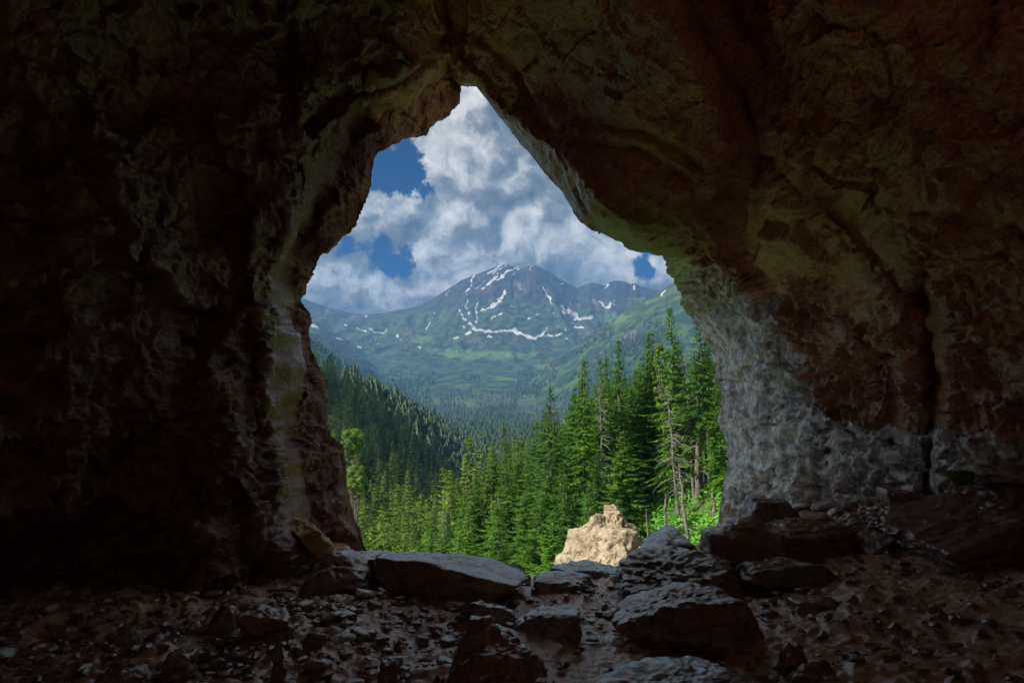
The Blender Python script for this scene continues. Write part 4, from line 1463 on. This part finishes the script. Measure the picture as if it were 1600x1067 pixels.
# tan boulder outside
def build_tan():
    Y = 12.8
    A = Acc()
    for (x0, y0, x1, y1, dep, sd_, tp, dy) in ((854, 826, 1030, 935, 1.4, 51, 0.36, 0.0), (888, 804, 990, 890, 0.9, 52, 0.42, 0.1), (930, 791, 992, 862, 0.55, 53, 0.55, 0.05),
                                               (984, 838, 1016, 880, 0.45, 54, 0.2, -0.35), (930, 840, 1000, 900, 0.8, 55, 0.1, -0.35)):
        a, b = at(float(x0), float(y0), Y), at(float(x1), float(y1), Y)
        P, T = rock_shape(sd_, (b[0] - a[0], dep, a[2] - b[2]), 6 if dep > 0.5 else 5, planes=11, soft=30, taper=tp)
        f1, f2 = worley(P * 6 + sd_, 3)
        P = P * (1 + 0.04 * (0.45 - f1) + 0.05 * facets(P * 3 + sd_, 4))[:, None]
        A.add(P + np.array([(a[0] + b[0]) / 2, Y + dy, (a[2] + b[2]) / 2]), T)
    V, Q = A.out()
    base = np.array([V[:, 0].mean(), Y, V[:, 2].min()])
    obj('boulder', mesh('boulder', V - base, Q, M_TAN), None, 'tan craggy limestone boulder in daylight just outside the cave sill', 'boulder', None, None, base)


build_tan()


# loose stones and pebbles
def build_stones():
    r = np.random.default_rng(21)
    kinds = []
    for k in range(8):
        P, T = rock_shape(80 + k, (1.0, 0.8, (0.42, 0.55, 0.35, 0.6, 0.5, 0.3, 0.45, 0.65)[k]), 3, planes=(7, 9, 12, 6, 8, 10, 7, 12)[k], soft=26, rough=0.8)
        kinds.append((P, T, mesh('stone', P, T, M_BOULDER if k % 3 else M_WET)))
    placed = []
    n = 0
    tries = 0
    while n < 240 and tries < 20000:
        tries += 1
        y = r.uniform(3.5, 6.4)
        left = r.random() < 0.74
        x = r.uniform(-0.74 * y, -0.08 * y) if left else r.uniform(-0.1 * y, 0.72 * y)
        s = (0.06 + 0.16 * r.random() ** 2.2) * (1.0 if left else 0.62)
        if any((x - a) ** 2 + (y - b) ** 2 < ((s + c) * 0.40) ** 2 for a, b, c in placed):
            continue
        placed.append((x, y, s))
        z = float(floor_z(np.array([x]), np.array([y]))[0])
        o = obj('stone', kinds[n % 8][2], None, None, None, None, None, (x, y, z + 0.10 * s + 0.015))
        o.scale = (s, s * r.uniform(0.7, 1.1), s * r.uniform(0.7, 1.1))
        o.rotation_euler = (r.uniform(-0.25, 0.25), r.uniform(-0.25, 0.25), r.uniform(0, 6.28))
        if left:
            tag(o, 'small dark wet stone in the rubble spread below the left wall', 'stone', 'loose stones in the left rubble')
        else:
            tag(o, 'small loose stone scattered on the open earth floor', 'stone', 'loose stones on the open floor')
        n += 1
    V0, T0 = ico(1)
    A = Acc()
    m = 5200
    y = r.uniform(3.3, 7.2, m)
    x = r.uniform(-0.76, 0.76, m) * y
    z = floor_z(x, y)
    for i in range(m):
        if x[i] > -0.3 and r.random() < 0.7:
            continue
        s = 0.010 + 0.030 * r.random() ** 2
        A.add(V0 * (1 + 0.25 * r.normal(size=(len(V0), 1))) * np.array([s * r.uniform(.8, 1.6), s * r.uniform(.8, 1.6), s * r.uniform(.4, .8)]) + np.array([x[i], y[i], z[i] + s * 0.4 + 0.012]), T0)
    V, Q = A.out()
    obj('pebbles', mesh('pebbles', V, Q, M_BOULDER, False), None, 'fine pebbles strewn over the cave floor', 'pebbles', None, 'stuff')


build_stones()


# small plants inside the cave
def build_plants():
    c = at(1506.0, 758.0, 5.9)
    r = np.random.default_rng(9)
    V = []
    for i in range(60):
        a = r.uniform(0, 6.28)
        L = r.uniform(0.06, 0.16)
        t = np.array([math.cos(a) * 0.6, math.sin(a) * 0.6, r.uniform(0.4, 1.1)]) * L
        s = np.array([-math.sin(a), math.cos(a), 0]) * 0.018
        b = np.array([r.uniform(-.06, .06), r.uniform(-.05, .05), 0.0])
        V += [b, b + t * 0.5 + s, b + t, b + t * 0.5 - s]
    V = np.array(V)
    obj('fern', mesh('fern', V, np.arange(len(V)).reshape(-1, 4), M_LEAF, False), None, 'small bright green fern tuft growing by the crack at the right wall', 'fern', None, None, c)
    c = at(464.0, 888.0, 6.2)
    blobs = [(r.uniform(-.09, .09), r.uniform(-.06, .06), 0.0, r.uniform(.02, .045)) for _ in range(10)]
    obj('moss_tuft', leaf_cloud('moss_tuft', blobs, 500, 0.012, 4, M_MOSS, 0.8), None, 'small yellow green moss tuft at the foot of the left wall', 'moss', None, None, c)


build_plants()


# ------------------------------------------------------------------ haze
def build_haze():
    m = bpy.data.materials.new('haze')
    m.use_nodes = True
    t = NT(m.node_tree)
    v = t.node('ShaderNodeVolumePrincipled', 0)
    nd = v.node
    nd.inputs['Color'].default_value = (0.15, 0.46, 1.0, 1)
    nd.inputs['Density'].default_value = 1.4e-4
    nd.inputs['Anisotropy'].default_value = 0.0
    out = t.n.new('ShaderNodeOutputMaterial')
    t.link(v, out.inputs['Volume'])
    x0, x1, y0, y1, z0, z1 = -8600, 8600, -60, 5400, -1500, 1120
    V = [(x, y, z) for z in (z0, z1) for y in (y0, y1) for x in (x0, x1)]
    Q = [(0, 2, 3, 1), (4, 5, 7, 6), (0, 1, 5, 4), (2, 6, 7, 3), (0, 4, 6, 2), (1, 3, 7, 5)]
    obj('haze', mesh('haze', V, np.array(Q), m, False), None, 'thin bluish air filling the valley', 'haze', None, 'stuff')


build_haze()
